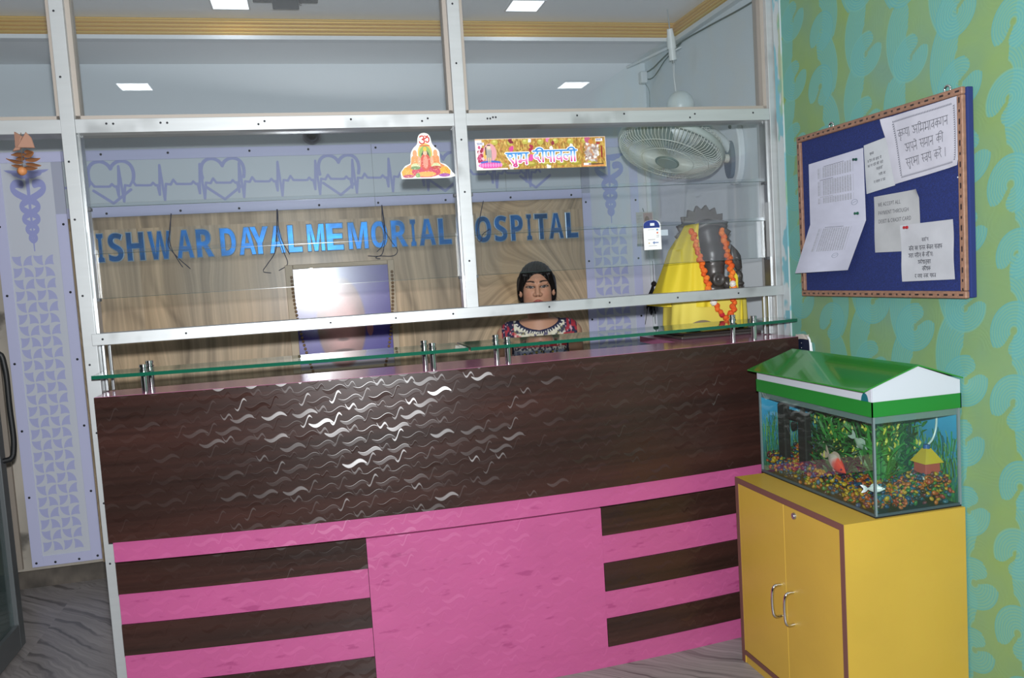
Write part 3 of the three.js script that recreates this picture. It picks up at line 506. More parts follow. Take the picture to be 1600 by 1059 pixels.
// ---------------------------------------------------------------- wall fan
{
  const n = new THREE.Vector3(-0.24, 0, 0).addScaledVector(new THREE.Vector3(0.96981783, -0.06236934, 0.235719), 0).set(0, 0, 0);
  const Rv = new THREE.Vector3(0.96981783, -0.06236934, 0.235719), Uv = new THREE.Vector3(0.07859442, 0.99509544, -0.06006654), C0 = new THREE.Vector3(-0.235, 1.9, -0.45), view = camera.position.clone().sub(C0).normalize();
  n.addScaledVector(Rv, -0.24).addScaledVector(Uv, -0.94).addScaledVector(view, 0.2).normalize();
  const t = thing('wall_fan', 'grey white wall mounted fan with a round wire grille tilted down toward the counter', 'fan', C0.toArray());
  const head = new THREE.Group(); head.quaternion.setFromUnitVectors(new THREE.Vector3(0, 0, 1), n); head.updateMatrix();
  const put = (g) => g.applyMatrix4(head.matrix), R0 = 0.222, grey = S(0xb4bab4, { roughness: 0.42 }), wirem = S(0xd6d8cf, { roughness: 0.35, metalness: 0.1 });
  const wires = (zs, r0, N, r) => { const L = []; for (let k = 0; k < N; k++) { const a = k / N * Math.PI * 2, c = Math.cos(a), s = Math.sin(a), z = (q) => zs * (0.03 + 0.035 * Math.sqrt(Math.max(0, 1 - (q / R0) ** 2.2))); L.push(tube([[r0 * c, r0 * s, z(r0)], [lerp(r0, R0, 0.4) * c, lerp(r0, R0, 0.4) * s, z(lerp(r0, R0, 0.4))], [lerp(r0, R0, 0.8) * c, lerp(r0, R0, 0.8) * s, z(lerp(r0, R0, 0.8))], [R0 * 0.97 * c, R0 * 0.97 * s, z(R0 * 0.97)], [R0 * c, R0 * s, 0]], r, 8, 4)); } for (const q of [0.5, 0.78]) { const g = new THREE.TorusGeometry(R0 * q, r * 1.1, 4, 60); g.translate(0, 0, zs * (0.03 + 0.035 * Math.sqrt(1 - q ** 2.2))); L.push(g); } return join(L); };
  part('front_grille', put(wires(1, 0.05, 84, 0.0018)), wirem, t); part('rear_grille', put(wires(-1, 0.07, 64, 0.0015)), wirem, t);
  const rim = new THREE.TorusGeometry(R0, 0.009, 10, 90); rim.scale(1, 1, 1.7); part('rim', put(rim), grey, t);
  const hub = new THREE.CylinderGeometry(0.044, 0.05, 0.016, 36); hub.rotateX(Math.PI / 2); hub.translate(0, 0, 0.066); const hb = part('hub_cap', put(hub), S(0x8f9a96, { roughness: 0.5 }), t);
  const hr = new THREE.TorusGeometry(0.047, 0.005, 8, 40); hr.translate(0, 0, 0.068); part('hub_ring', put(hr), S(0x5f6d6a, { roughness: 0.5 }), t);
  for (let k = 0; k < 3; k++) { const g = sheet((u, v) => { const q = lerp(0.035, 0.195, v), a = k * 2.094 + (u - 0.5) * lerp(1.3, 1.15, v) + 0.35 * v; return [q * Math.cos(a), q * Math.sin(a), (u - 0.5) * 0.03]; }, 10, 10); part('blade', put(g), S(0x87918d, { roughness: 0.35, side: THREE.DoubleSide }), t); }
  const mot = new THREE.LatheGeometry([[0, -0.16], [0.04, -0.155], [0.062, -0.13], [0.07, -0.09], [0.07, -0.05], [0.05, -0.03], [0, -0.03]].map(([a, b]) => new THREE.Vector2(a, b)), 30); mot.rotateX(Math.PI / 2); part('motor_housing', put(mot), S(0xd2d6d6, { roughness: 0.4 }), t);
  const back = new THREE.Vector3(0, 0, -0.12).applyQuaternion(head.quaternion), W = new THREE.Vector3(XR - C0.x, 0, -0.61 - C0.z);
  part('arm', tube([back.toArray(), [back.x + 0.1, back.y * 0.8 + 0.03, back.z - 0.05], [W.x - 0.09, 0.06, W.z + 0.01], [W.x - 0.03, 0.0, W.z]], 0.02, 24, 12), S(0xc2c7c8, { roughness: 0.4 }), t);
  const pl = new THREE.Shape(); pl.absellipse(0, 0, 0.065, 0.145, 0, Math.PI * 2); const pg = new THREE.ExtrudeGeometry(pl, { depth: 0.02, bevelEnabled: true, bevelSize: 0.006, bevelThickness: 0.006, bevelSegments: 2, curveSegments: 24 }); pg.rotateY(-Math.PI / 2); pg.translate(W.x - 0.007, 0.0, W.z); part('wall_plate', pg, S(0xd3d8dc, { roughness: 0.4 }), t);
  const fp = new THREE.Shape(); fp.absellipse(0, 0, 0.036, 0.085, 0, Math.PI * 2); const fg = new THREE.ExtrudeGeometry(fp, { depth: 0.02, bevelEnabled: false, curveSegments: 24 }); fg.rotateY(-Math.PI / 2); fg.translate(W.x - 0.033, -0.035, W.z - 0.0); const fpm = part('face_plate', fg, S(0x6b7682, { roughness: 0.45 }), t);
  part('knob', rod([W.x - 0.053, -0.03, W.z], [W.x - 0.075, -0.03, W.z], 0.02, 0.018, 18), S(0xcfcdc2, { roughness: 0.4 }), fpm);
  part('screw_cap', new THREE.SphereGeometry(0.009, 10, 8).translate(W.x - 0.034, 0.112, W.z), M.greyDark, t);
}

// ---------------------------------------------------------------- stickers and card on the counter window
{
  const o = [[-0.087, 0], [0.087, 0], [0.09, 0.022], [0.07, 0.046], [0.052, 0.052], [0.05, 0.09], [0.036, 0.106], [0.026, 0.12], [0.022, 0.14], [0.014, 0.152], [0, 0.156], [-0.014, 0.152], [-0.022, 0.14], [-0.026, 0.118], [-0.04, 0.104], [-0.05, 0.085], [-0.054, 0.052], [-0.072, 0.044], [-0.09, 0.022]];
  const s = new THREE.Shape(); s.moveTo(...o[0]); s.splineThru(o.slice(1).map((q) => new THREE.Vector2(...q))); s.closePath();
  const t = thing('deity_sticker', 'die-cut sticker of a seated goddess under a red Om sign on the left window bay', 'sticker', [-1.352, 1.757, -0.0425]);
  const g = new THREE.ExtrudeGeometry(s, { depth: 0.0012, bevelEnabled: false, curveSegments: 3 }); part('backing', g, S(0xf4ede2, { roughness: 0.5 }), t);
  const c = canvas(512, 512, (k, w, h) => {
    k.fillStyle = '#fbf5ec'; k.fillRect(0, 0, w, h); const m = w / 0.2, X = (x) => (x + 0.1) * m, Y = (y) => (0.17 - y) * m * (h / w) * 1, blob = (x, y, rx, ry, col) => { k.fillStyle = col; k.beginPath(); k.ellipse(X(x), Y(y), rx * m, ry * m, 0, 0, 7); k.fill(); };
    blob(0, 0.03, 0.075, 0.026, '#e2884a'); blob(-0.068, 0.022, 0.022, 0.017, '#dd9a2f'); blob(0.068, 0.022, 0.022, 0.017, '#e0a02c'); blob(0, 0.022, 0.05, 0.02, '#c23a56'); blob(0, 0.014, 0.034, 0.009, '#e7a352');
    blob(0, 0.085, 0.026, 0.036, '#dcb35a'); blob(0, 0.083, 0.021, 0.028, '#8da95a'); blob(0, 0.076, 0.014, 0.02, '#3c4a35');
    for (const [x, col] of [[-0.036, '#d79152'], [0.036, '#de8750']]) { blob(x, 0.055, 0.017, 0.026, col); blob(x, 0.085, 0.008, 0.013, '#d99667'); blob(x, 0.042, 0.016, 0.01, '#c9d09a'); blob(x, 0.036, 0.017, 0.006, x > 0 ? '#b23a35' : '#6f8a56'); }
    blob(0, 0.055, 0.018, 0.03, '#c64b3c'); blob(0, 0.055, 0.009, 0.022, '#df8d77'); blob(0, 0.087, 0.007, 0.009, '#e9b391'); blob(0, 0.1, 0.006, 0.008, '#e0b13a'); blob(-0.022, 0.06, 0.006, 0.016, '#e0a27e'); blob(0.022, 0.06, 0.006, 0.016, '#e0a27e');
    blob(-0.062, 0.008, 0.02, 0.006, '#b0435c'); blob(0.064, 0.009, 0.02, 0.006, '#9a4aa0'); blob(-0.03, 0.01, 0.008, 0.009, '#7d9c62');
    const r = rng(12); for (let i = 0; i < 320; i++) { const x = (r() - 0.5) * 0.15, y = 0.006 + r() * 0.095 * (1 - Math.abs(x) / 0.11); k.fillStyle = ['rgba(250,225,140,.6)', 'rgba(140,30,40,.5)', 'rgba(80,40,30,.35)', 'rgba(255,250,235,.6)'][i % 4]; k.fillRect(X(x), Y(y), 3 + r() * 5, 2 + r() * 4); }
    k.strokeStyle = k.fillStyle = '#c2352c'; k.lineWidth = 0.0052 * m; k.lineCap = 'round'; k.save(); k.translate(X(0), Y(0.133)); k.scale(m * 0.001, m * 0.001); k.lineWidth = 4.6;
    k.stroke(new Path2D('M-15 -9C-8 -16 2 -12 -2 -4C-4 -1 -8 0 -9 0C-1 -1 4 6 -2 12C-7 17 -16 13 -17 7 M-4 0C4 -2 6 -7 11 -8C18 -8 19 2 14 8C11 11 6 9 6 5')); k.lineWidth = 3.4; k.stroke(new Path2D('M2 -13C6 -9 12 -10 15 -15')); k.beginPath(); k.arc(9, -18, 2.6, 0, 7); k.fill(); k.restore(); k.fillRect(X(-0.018), Y(0.1135), 0.036 * m, 0.003 * m);
  });
  const s2 = new THREE.Shape(o.map(([x, y]) => new THREE.Vector2(x * 0.955, 0.003 + y * 0.955))); const fg = new THREE.ShapeGeometry(s2); const p = fg.attributes.position, uv = fg.attributes.uv; for (let i = 0; i < p.count; i++) uv.setXY(i, (p.getX(i) + 0.1) / 0.2, (p.getY(i) + 0.03) / 0.2); fg.translate(0, 0, 0.0018);
  part('print', fg, S(0xffffff, { map: tex(c), roughness: 0.4 }), t, 'printed goddess on a lotus with two attendants');
}
{
  const t = thing('greeting_banner', 'long printed festival banner with blue and pink Hindi lettering on the right window bay', 'banner', [-1.172, 1.778, -0.0425]);
  const c = canvas(1024, 232, (k, w, h) => {
    const r = rng(77); k.fillStyle = '#b28a3e'; k.fillRect(0, 0, w, h);
    for (let i = 0; i < 2600; i++) { k.fillStyle = ['#c9a24a', '#8a6a2a', '#e0c372', '#a6793a', '#7a5a26', '#d8b85e', '#b9683c'][Math.floor(r() * 7)]; k.globalAlpha = 0.55; k.beginPath(); k.ellipse(r() * w, r() * h, 2 + r() * 5, 4 + r() * 14, (r() - 0.5) * 0.6, 0, 7); k.fill(); } k.globalAlpha = 1;
    for (let i = 0; i < 7; i++) { const x = 150 + i * 118; k.fillStyle = '#b8ae4c'; k.beginPath(); k.ellipse(x, 26 + (i % 2) * 6, 24, 20, 0, 0, 7); k.fill(); k.fillStyle = '#d6cc74'; k.beginPath(); k.ellipse(x - 4, 20, 12, 8, 0, 0, 7); k.fill(); k.fillStyle = '#9f8f34'; k.beginPath(); k.ellipse(x + 40, 196, 44, 18, 0, 0, 7); k.fill(); k.fillStyle = '#c8b95a'; k.beginPath(); k.ellipse(x + 36, 190, 28, 8, 0, 0, 7); k.fill(); }
    for (const [x, y, col, s] of [[270, 14, '#7e2236', 26], [275, 76, '#cf4a8c', 24], [425, 74, '#a52a45', 26], [418, 150, '#d9569a', 30], [560, 14, '#d77aa8', 20], [420, 20, '#f0e9e4', 16], [590, 84, '#f2efe6', 22], [600, 40, '#8e3040', 18], [745, 70, '#f0ece2', 22], [560, 220, '#efe4d8', 22], [270, 214, '#d9c8c0', 26], [880, 30, '#b85a7a', 30]]) { k.fillStyle = col; for (let q = 0; q < 9; q++) { k.beginPath(); k.ellipse(x + (r() - 0.5) * s, y + (r() - 0.5) * s * 1.3, s * 0.36, s * 0.42, r() * 3, 0, 7); k.fill(); } }
    // left: standing goddess on a lotus; right: seated pale deity
    k.fillStyle = '#efe3e0'; k.fillRect(0, 8, 50, h - 20); for (let q = 0; q < 30; q++) { k.fillStyle = ['#a9284f', '#c9577f', '#8f2038', '#e6b9c0'][q % 4]; k.beginPath(); k.ellipse(18 + r() * 44, 60 + r() * 110, 10, 13, 0, 0, 7); k.fill(); }
    k.fillStyle = '#d99aa0'; k.beginPath(); k.ellipse(108, 105, 52, 70, 0, 0, 7); k.fill(); k.fillStyle = '#e0b05a'; k.beginPath(); k.ellipse(78, 110, 18, 40, 0.3, 0, 7); k.fill(); k.fillStyle = '#b9b2a6'; k.beginPath(); k.ellipse(100, 110, 22, 62, 0, 0, 7); k.fill(); k.fillStyle = '#6d7076'; for (let q = 0; q < 5; q++) k.fillRect(86 + q * 8, 84, 3, 78); k.fillStyle = '#e8c9ae'; k.beginPath(); k.arc(102, 62, 14, 0, 7); k.fill(); k.fillStyle = '#3a2a28'; k.fillRect(90, 44, 24, 8); k.fillRect(74, 60, 8, 60);
    k.fillStyle = '#4a66b8'; k.beginPath(); k.ellipse(110, 176, 78, 14, 0, 0, 7); k.fill(); k.fillStyle = '#d8499e'; k.beginPath(); k.ellipse(108, 198, 92, 22, 0, 0, 7); k.fill(); k.fillStyle = '#ef8cc4'; for (let q = 0; q < 9; q++) { k.beginPath(); k.ellipse(30 + q * 20, 196, 8, 15, 0, 0, 7); k.fill(); } k.fillStyle = '#e8dcd6'; k.fillRect(0, 220, 240, 12); k.fillStyle = '#d9b08a'; k.fillRect(92, 140, 7, 38); k.fillRect(106, 140, 7, 38);
    for (let q = 0; q < 120; q++) { k.fillStyle = ['#cfc4bf', '#b3a39c', '#e9dfd8', '#9a7f76', '#c08a6a'][q % 5]; k.beginPath(); k.ellipse(910 + (r() - 0.5) * 100, 120 + (r() - 0.5) * 130, 9, 13, r() * 3, 0, 7); k.fill(); } k.fillStyle = '#c7853c'; k.beginPath(); k.arc(905, 38, 20, 0, 7); k.fill(); k.fillStyle = '#8f1f2c'; k.fillRect(985, 70, 10, 90); k.fillStyle = '#a52a30'; k.fillRect(950, 44, 30, 14); k.fillStyle = '#f2e8e4'; k.fillRect(840, 200, 60, 20); k.fillStyle = '#5a3a34'; k.fillRect(880, 206, 120, 8); k.fillStyle = '#e28c5c'; k.fillRect(830, 218, 180, 8);
    k.fillStyle = '#efe6f0'; k.fillRect(10, 26, 58, 22); k.fillRect(945, 14, 56, 22); hindi(k, 'sha u bha la aa bha', 14, 30, 13, 12, '#33406b'); hindi(k, 'sha u bha la aa bha', 949, 18, 12, 12, '#33406b');
    const word = (q, x, y, sx) => { k.save(); k.translate(x, y); k.scale(sx, 1); x = y = 0; hindi(k, q, x, y, 82, 27, '#fbf6fa'); const gr = k.createLinearGradient(0, 0, 0, 100); gr.addColorStop(0, '#3f86cc'); gr.addColorStop(0.45, '#a9c6e6'); gr.addColorStop(0.62, '#e79ac0'); gr.addColorStop(1, '#c63f83'); hindi(k, q, x, y, 82, 14, gr); k.restore(); };
    word('sha u bha', 236, 112, 1.34); word('da ii pa aa va la ii', 446, 100, 1.22);
    k.fillStyle = 'rgba(238,210,190,.9)'; k.fillRect(0, 0, w, 4); k.fillRect(w - 4, 0, 4, h);
  });
  part('backing', bx(0, 0.488, 0, 0.109, 0, 0.0012), S(0xe9dccf, { roughness: 0.5 }), t); const g = new THREE.PlaneGeometry(0.488, 0.109); g.translate(0.244, 0.0545, 0.0016); part('print', g, S(0xffffff, { map: tex(c), roughness: 0.35 }), t, 'festival print with gilt figures and Hindi greeting');
}
{
  const t = thing('payment_card', 'white payment card with dark blue rounded top on the window glass beside the statue', 'card', [-0.545, 1.463, -0.0565]);
  const s = new THREE.Shape(); s.moveTo(0, 0); s.lineTo(0.07, 0); s.lineTo(0.07, 0.092); s.quadraticCurveTo(0.068, 0.108, 0.045, 0.111); s.lineTo(0.025, 0.111); s.quadraticCurveTo(0.002, 0.108, 0, 0.092); s.closePath();
  part('board', new THREE.ExtrudeGeometry(s, { depth: 0.002, bevelEnabled: false }), S(0xe9e8e6, { roughness: 0.4 }), t);
  const b = new THREE.Shape(); b.moveTo(0, 0.082); b.lineTo(0.066, 0.082); b.quadraticCurveTo(0.064, 0.107, 0.044, 0.1105); b.lineTo(0.025, 0.1105); b.quadraticCurveTo(0.002, 0.1075, 0, 0.092); b.closePath(); part('blue_top', new THREE.ShapeGeometry(b).translate(0, 0, 0.0028), S(0x24357e, { roughness: 0.4 }), t);
  const c = canvas(256, 320, (k, w, h) => { k.fillStyle = '#eceae8'; k.fillRect(0, 0, w, h); k.fillStyle = '#3f8fc0'; k.fillRect(190, 14, 30, 22); k.fillStyle = '#d5623c'; k.beginPath(); k.arc(206, 72, 13, 0, 7); k.fill(); k.fillStyle = '#6b6f78'; k.fillRect(56, 168, 110, 6); k.fillRect(190, 108, 40, 5); k.fillRect(190, 132, 40, 5); k.fillStyle = '#5c77a8'; k.fillRect(140, 200, 14, 40); k.fillRect(126, 212, 90, 14); k.fillStyle = '#c8a04a'; k.fillRect(60, 216, 20, 14); k.fillStyle = '#8a8c92'; k.fillRect(60, 262, 130, 5); k.fillRect(60, 20, 100, 4); });
  const g = new THREE.PlaneGeometry(0.066, 0.08); g.translate(0.035, 0.041, 0.0028); part('print', g, S(0xffffff, { map: tex(c), roughness: 0.4 }), t); part('logo_mark', bx(0.027, 0.044, 0.09, 0.1, 0.0028, 0.0034), S(0xdfe3f2), t);
  const tp = new THREE.BoxGeometry(0.03, 0.022, 0.0006); tp.translate(0.084, 0.062, 0.001); part('adhesive_tape', tp, P(0xdfe8ee, { transmission: 0.5, roughness: 0.1 }), t);
}
// dried charm under the left header
{
  const t = thing('dried_charm', 'dried charm of brown cloth, curled leaves and a gourd hanging under the left header', 'charm', [-2.6, 1.925, 0.012]), brown = S(0x96705e, { roughness: 0.85, side: THREE.DoubleSide }), leafM = S(0x8a5a38, { roughness: 0.75, side: THREE.DoubleSide });
  const tri = (a, b, c, d) => { const s = new THREE.Shape([new THREE.Vector2(...a), new THREE.Vector2(...b), new THREE.Vector2(...c), new THREE.Vector2(...d)]); return new THREE.ExtrudeGeometry(s, { depth: 0.006, bevelEnabled: true, bevelSize: 0.002, bevelThickness: 0.002, bevelSegments: 1 }); };
  part('cloth_packet', join([tri([-0.014, -0.04], [0.03, -0.04], [0.024, -0.012], [0.012, 0.004]).rotateY(0.25), tri([-0.02, -0.044], [-0.012, -0.04], [0.002, -0.008], [-0.018, 0.006]).rotateY(-0.35), tri([-0.026, -0.05], [-0.01, -0.046], [-0.006, -0.04], [-0.02, -0.042])]), brown, t, 'folded brown cloth packet');
  const r = rng(9); for (let k = 0; k < 9; k++) { const y = -0.052 - k * 0.0062, L = 0.028 + r() * 0.02, a = (r() - 0.5) * 1.2 + (k % 2 ? Math.PI : 0), bend = (r() - 0.3) * 0.02; const g = sheet((u, v) => { const q = u * L, w = 0.024 * Math.sin(Math.PI * Math.min(1, u * 0.9 + 0.1)); return [Math.cos(a) * q, bend * u * u + (v - 0.5) * w * 0.4 - (v - 0.5) ** 2 * 0.012, Math.sin(a) * q + (v - 0.5) * w * 0.9]; }, 8, 3); g.translate((r() - 0.5) * 0.01, y, 0.004); part('leaf', g, leafM, t); }
  const g = new THREE.SphereGeometry(0.0135, 18, 12); const p = g.attributes.position; for (let i = 0; i < p.count; i++) { const a = Math.atan2(p.getZ(i), p.getX(i)); const q = 1 + 0.07 * Math.cos(a * 6); p.setX(i, p.getX(i) * q); p.setZ(i, p.getZ(i) * q); } g.computeVertexNormals(); g.translate(-0.008, -0.112, 0.005); part('gourd', g, S(0xb87a4a, { roughness: 0.55 }), t, 'small shiny dried gourd');
  part('thread', rod([0, 0.004, 0.005], [-0.006, -0.1, 0.005], 0.0012), S(0x5a4a3a), t);
}

// ---------------------------------------------------------------- notice board on the green wall (faces -x)
{
  const t = thing('notice_board', 'blue felt notice board in a bamboo-patterned wooden frame on the green wall', 'notice board', [0, 0, 0]);
  const y0 = 1.258, y1 = 1.832, z0 = 0.168, z1 = 0.952, f = 0.021;
  part('core', bx(-0.02, -0.001, y0 + 0.002, y1 - 0.002, z0 + 0.002, z1 + 0.007, 0.003), S(0x1c2b62, { roughness: 0.95 }), t);
  const felt = pixels(256, 256, (u, v) => { const q = 0.9 + 0.3 * (noise(u * 130, v * 130, 3) - 0.5); return [26 * q, 42 * q, 104 * q]; });
  part('felt', bx(-0.0225, -0.02, y0 + f, y1 - f, z0 + f, z1 - f), S(0xffffff, { map: tex(felt, 0.3, 0.3), roughness: 0.97 }), t, 'royal blue felt');
  const c = pixels(512, 64, (u, v) => { const d = Math.min(1, Math.abs(v - 0.5) * 2), k = Math.floor(u * 16), f2 = u * 16 - k, long = k % 2 === 0, dash = sstep(0.16, 0.08, Math.abs(v - 0.5)) * sstep(long ? 0.3 : 0.16, long ? 0.22 : 0.1, Math.abs(f2 - 0.5)), n = fbm(u * 40, v * 6, 33); const q = 0.9 + 0.3 * (n - 0.5); return [lerp(150, 44, dash) * q, lerp(112, 32, dash) * q, lerp(92, 34, dash) * q]; });
  const fm = S(0xffffff, { map: tex(c), roughness: 0.55 });
  fm.map.wrapS = THREE.RepeatWrapping;
  const bar = (ya, yb, za, zb) => { const g = new RoundedBoxGeometry(0.014, yb - ya, zb - za, 2, 0.004); g.translate(-0.025, (ya + yb) / 2, (za + zb) / 2); const p = g.attributes.position, uv = g.attributes.uv, hz = zb - za > yb - ya; for (let i = 0; i < p.count; i++) uv.setXY(i, (hz ? p.getZ(i) : p.getY(i)) / 0.46, hz ? (p.getY(i) - ya) / (yb - ya) : (p.getZ(i) - za) / (zb - za)); return g; };
  part('frame', bar(y1 - f, y1, z0, z1), fm, t); part('frame', bar(y0, y0 + f, z0, z1), fm, t); part('frame', bar(y0 + f, y1 - f, z0, z0 + f), fm, t); part('frame', bar(y0 + f, y1 - f, z1 - f, z1), fm, t);
  for (const z of [0.35, 0.879]) { const g = new THREE.TorusGeometry(0.011, 0.0035, 8, 16); g.rotateY(Math.PI / 2); g.translate(-0.012, y1 + 0.007, z); part('hanger', g, M.chrome, t); }
}
function notice(q, map, label, x0, bend, outlineTrim) {   // q: four [y, z] corners: top-left, top-right, bottom-right, bottom-left
  const [a, b, c, d] = q, g = sheet((u, v) => { const y = lerp(lerp(d[0], c[0], u), lerp(a[0], b[0], u), v), z = lerp(lerp(d[1], c[1], u), lerp(a[1], b[1], u), v); return [x0 - bend(u, v), y, z]; }, 14, 14);
  return single('paper_notice', g, S(0xffffff, { map: tex(map), roughness: 0.7, side: THREE.DoubleSide }), label, 'notice', 'papers pinned to the notice board');
}
const paper = (w, h, tone, draw) => canvas(w, h, (c) => { const im = c.createImageData(w, h); for (let y = 0, i = 0; y < h; y++) for (let x = 0; x < w; x++, i += 4) { const q = fbm(x / 90, y / 90, 3) - 0.5; im.data[i] = tone[0] + 12 * q; im.data[i + 1] = tone[1] + 12 * q; im.data[i + 2] = tone[2] + 12 * q; im.data[i + 3] = 255; } c.putImageData(im, 0, 0); draw(c, w, h); });
const INK = '#33343c';
{
  notice([[1.742, 0.535], [1.755, 0.68], [1.6, 0.674], [1.588, 0.54]], paper(384, 512, [178, 181, 186], (c, w) => {
    hindi(c, 'sa u ca na aa', 70, 100, 22, 14, INK); hindi(c, 'ba sp ra ii ja sp ka e sp va aa ra da sp ma e', 40, 170, 24, 12, INK); hindi(c, 'ka aa sp ha ra sp da i na sp ka ii sp ja aa ta e', 40, 222, 24, 12, INK); hindi(c, 'a na u ma ta i', 150, 276, 24, 12, INK); hindi(c, 'ha ra i ya sp na da', 180, 340, 24, 12, INK); hindi(c, 'ja sp ma a ya sp na sp ra aa va', 110, 404, 24, 12, INK);
  }), 'plain short notice tucked between the long list and the bordered notice', -0.0245, (u, v) => 0.001 + 0.0015 * Math.sin(u * 3 + v * 2));
  notice([[1.806, 0.63], [1.81, 0.936], [1.624, 0.934], [1.603, 0.676]], paper(768, 512, [178, 177, 188], (c, w, h) => {
    c.fillStyle = '#6a6b76'; for (let i = 0; i < 40; i++) { const x = 100 + i * 15.2; for (const y of [46, h - 34]) { c.beginPath(); c.moveTo(x, y); c.lineTo(x + 6, y - 13); c.lineTo(x + 13, y); c.lineTo(x + 6, y + 6); c.fill(); } } for (let i = 0; i < 24; i++) { const y = 60 + i * 17.2; for (const x of [96, w - 50]) { c.beginPath(); c.moveTo(x, y); c.lineTo(x + 20, y - 5); c.lineTo(x + 11, y + 4); c.lineTo(x + 20, y + 12); c.lineTo(x - 4, y + 6); c.fill(); } }
    hindi(c, 'ka ri ph ya aa sp a i bha bha aa va ka ga na', 132, 118, 66, 6.4, INK); hindi(c, 'a pa na e sp sa ma aa na sp ka ii', 190, 236, 66, 6.4, INK); hindi(c, 'sa u ra ksha aa sp sh va ya dot sp ka ra e sp danda', 176, 350, 66, 6.4, INK);
  }), 'large notice with three lines of big Hindi writing inside a printed border', -0.0275, (u, v) => 0.0008 + 0.012 * sstep(0.16, 0, u) * sstep(0.55, 1, v) + 0.007 * sstep(0.85, 1, u) * sstep(0.18, 0, v) + 0.0012 * Math.sin(u * 9 + v * 5));
  // long two-sheet list, the lower sheet swinging out to the left
  {
    const table = (c, x, y, w, h, rows) => { c.fillStyle = '#8f9097'; for (let j = 0; j < rows; j++) { for (let i = 0; i < 13; i++) { c.globalAlpha = 0.5 + 0.5 * hash2(i, j, 5); c.fillRect(x + (i === 0 ? 0 : 30 + i * (w - 40) / 13), y + j * h / rows, i === 0 ? 20 : (w - 40) / 13 - 5, h / rows * 0.6); } } c.globalAlpha = 1; c.strokeStyle = '#74757c'; c.lineWidth = 1.5; for (let i = 0; i <= 13; i++) { c.beginPath(); c.moveTo(x + 30 + i * (w - 30) / 13, y - 4); c.lineTo(x + 30 + i * (w - 30) / 13, y + h); c.stroke(); } };
    const stamp = (c, x, y) => { c.strokeStyle = '#777f92'; c.lineWidth = 4; c.beginPath(); c.ellipse(x, y, 24, 30, 0.3, 0, 7); c.stroke(); c.beginPath(); c.moveTo(x - 16, y + 8); c.lineTo(x + 16, y - 10); c.stroke(); };
    const one = paper(512, 768, [184, 185, 202], (c) => { table(c, 90, 90, 330, 130, 14); c.fillStyle = '#55565c'; c.fillRect(150, 78, 190, 5); c.fillRect(110, 236, 130, 5); table(c, 90, 250, 330, 180, 20); c.fillRect(110, 442, 130, 5); table(c, 90, 456, 330, 70, 8); stamp(c, 425, 560); });
    const two = paper(512, 640, [182, 183, 200], (c) => { c.fillStyle = '#55565c'; c.fillRect(170, 50, 170, 5); table(c, 110, 66, 300, 300, 30); stamp(c, 340, 430); });
    const t = thing('paper_list', 'long two-sheet printed list with round stamps hanging off the left edge of the notice board', 'notice', [0, 0, 0], 'papers pinned to the notice board');
    const sh = (a, b, c, d, bend) => sheet((u, v) => [-0.0275 - bend(u, v), lerp(lerp(d[0], c[0], u), lerp(a[0], b[0], u), v), lerp(lerp(d[1], c[1], u), lerp(a[1], b[1], u), v)], 14, 14);
    part('upper_sheet', sh([1.725, 0.24], [1.735, 0.538], [1.505, 0.548], [1.513, 0.243], (u, v) => 0.004 + 0.006 * Math.sin(u * 3) * (1 - v) + 0.004 * (1 - v)), S(0xffffff, { map: tex(one), roughness: 0.7, side: THREE.DoubleSide }), t);
    part('lower_sheet', sh([1.513, 0.243], [1.505, 0.548], [1.348, 0.462], [1.343, 0.172], (u, v) => 0.008 + 0.006 * Math.sin(u * 3) * v + 0.022 * (1 - v) * (1 - 0.5 * u) + 0.006 * Math.sin(u * 6.3) * (1 - v)), S(0xffffff, { map: tex(two), roughness: 0.7, side: THREE.DoubleSide }), t);
  }
  notice([[1.575, 0.575], [1.578, 0.775], [1.398, 0.775], [1.4, 0.574]], paper(512, 512, [164, 165, 168], (c) => {
    c.fillStyle = '#2f3036'; c.font = '46px sans-serif'; const line = (s, x, y, w) => { c.save(); c.translate(x, y); c.scale(w / c.measureText(s).width, 1); c.fillText(s, 0, 0); c.restore(); }; line('WE ACCEPT ALL', 46, 96, 262); line('PAYMENT THROUGH', 44, 172, 352); line('DEBIT & CRADIT CARD', 44, 248, 376);
  }), 'grey notice in English capitals about debit card payment, held by a red pin', -0.0245, (u, v) => 0.0012 + 0.001 * Math.sin(u * 8 + v * 6) + 0.01 * sstep(0.9, 1, u) * sstep(0.85, 1, v));
  notice([[1.477, 0.7], [1.479, 0.908], [1.312, 0.909], [1.307, 0.702]], paper(512, 448, [170, 171, 177], (c) => {
    hindi(c, 'na aa ta i sp ya', 210, 118, 24, 13, INK); hindi(c, 'ba i na aa sp ka aa sp ra aa ja na sp ka e va la sp sa ta aa pha', 70, 176, 30, 13, INK); hindi(c, 'a aa ra sp ma ra ii ja sp ka e sp la i e sp ha danda', 66, 232, 30, 13, INK); hindi(c, 'a da e sha aa na u sa aa ra', 160, 288, 28, 13, INK); hindi(c, 'na i da e sha ka', 200, 340, 28, 13, INK); hindi(c, 'da sp ma ya aa sp na na da sp ya aa da va', 130, 396, 28, 13, INK);
  }), 'white notice with small Hindi writing in the lower right of the notice board', -0.0275, (u, v) => 0.0015 + 0.0012 * Math.sin(u * 5 + v * 8) + 0.003 * sstep(0.12, 0, u));
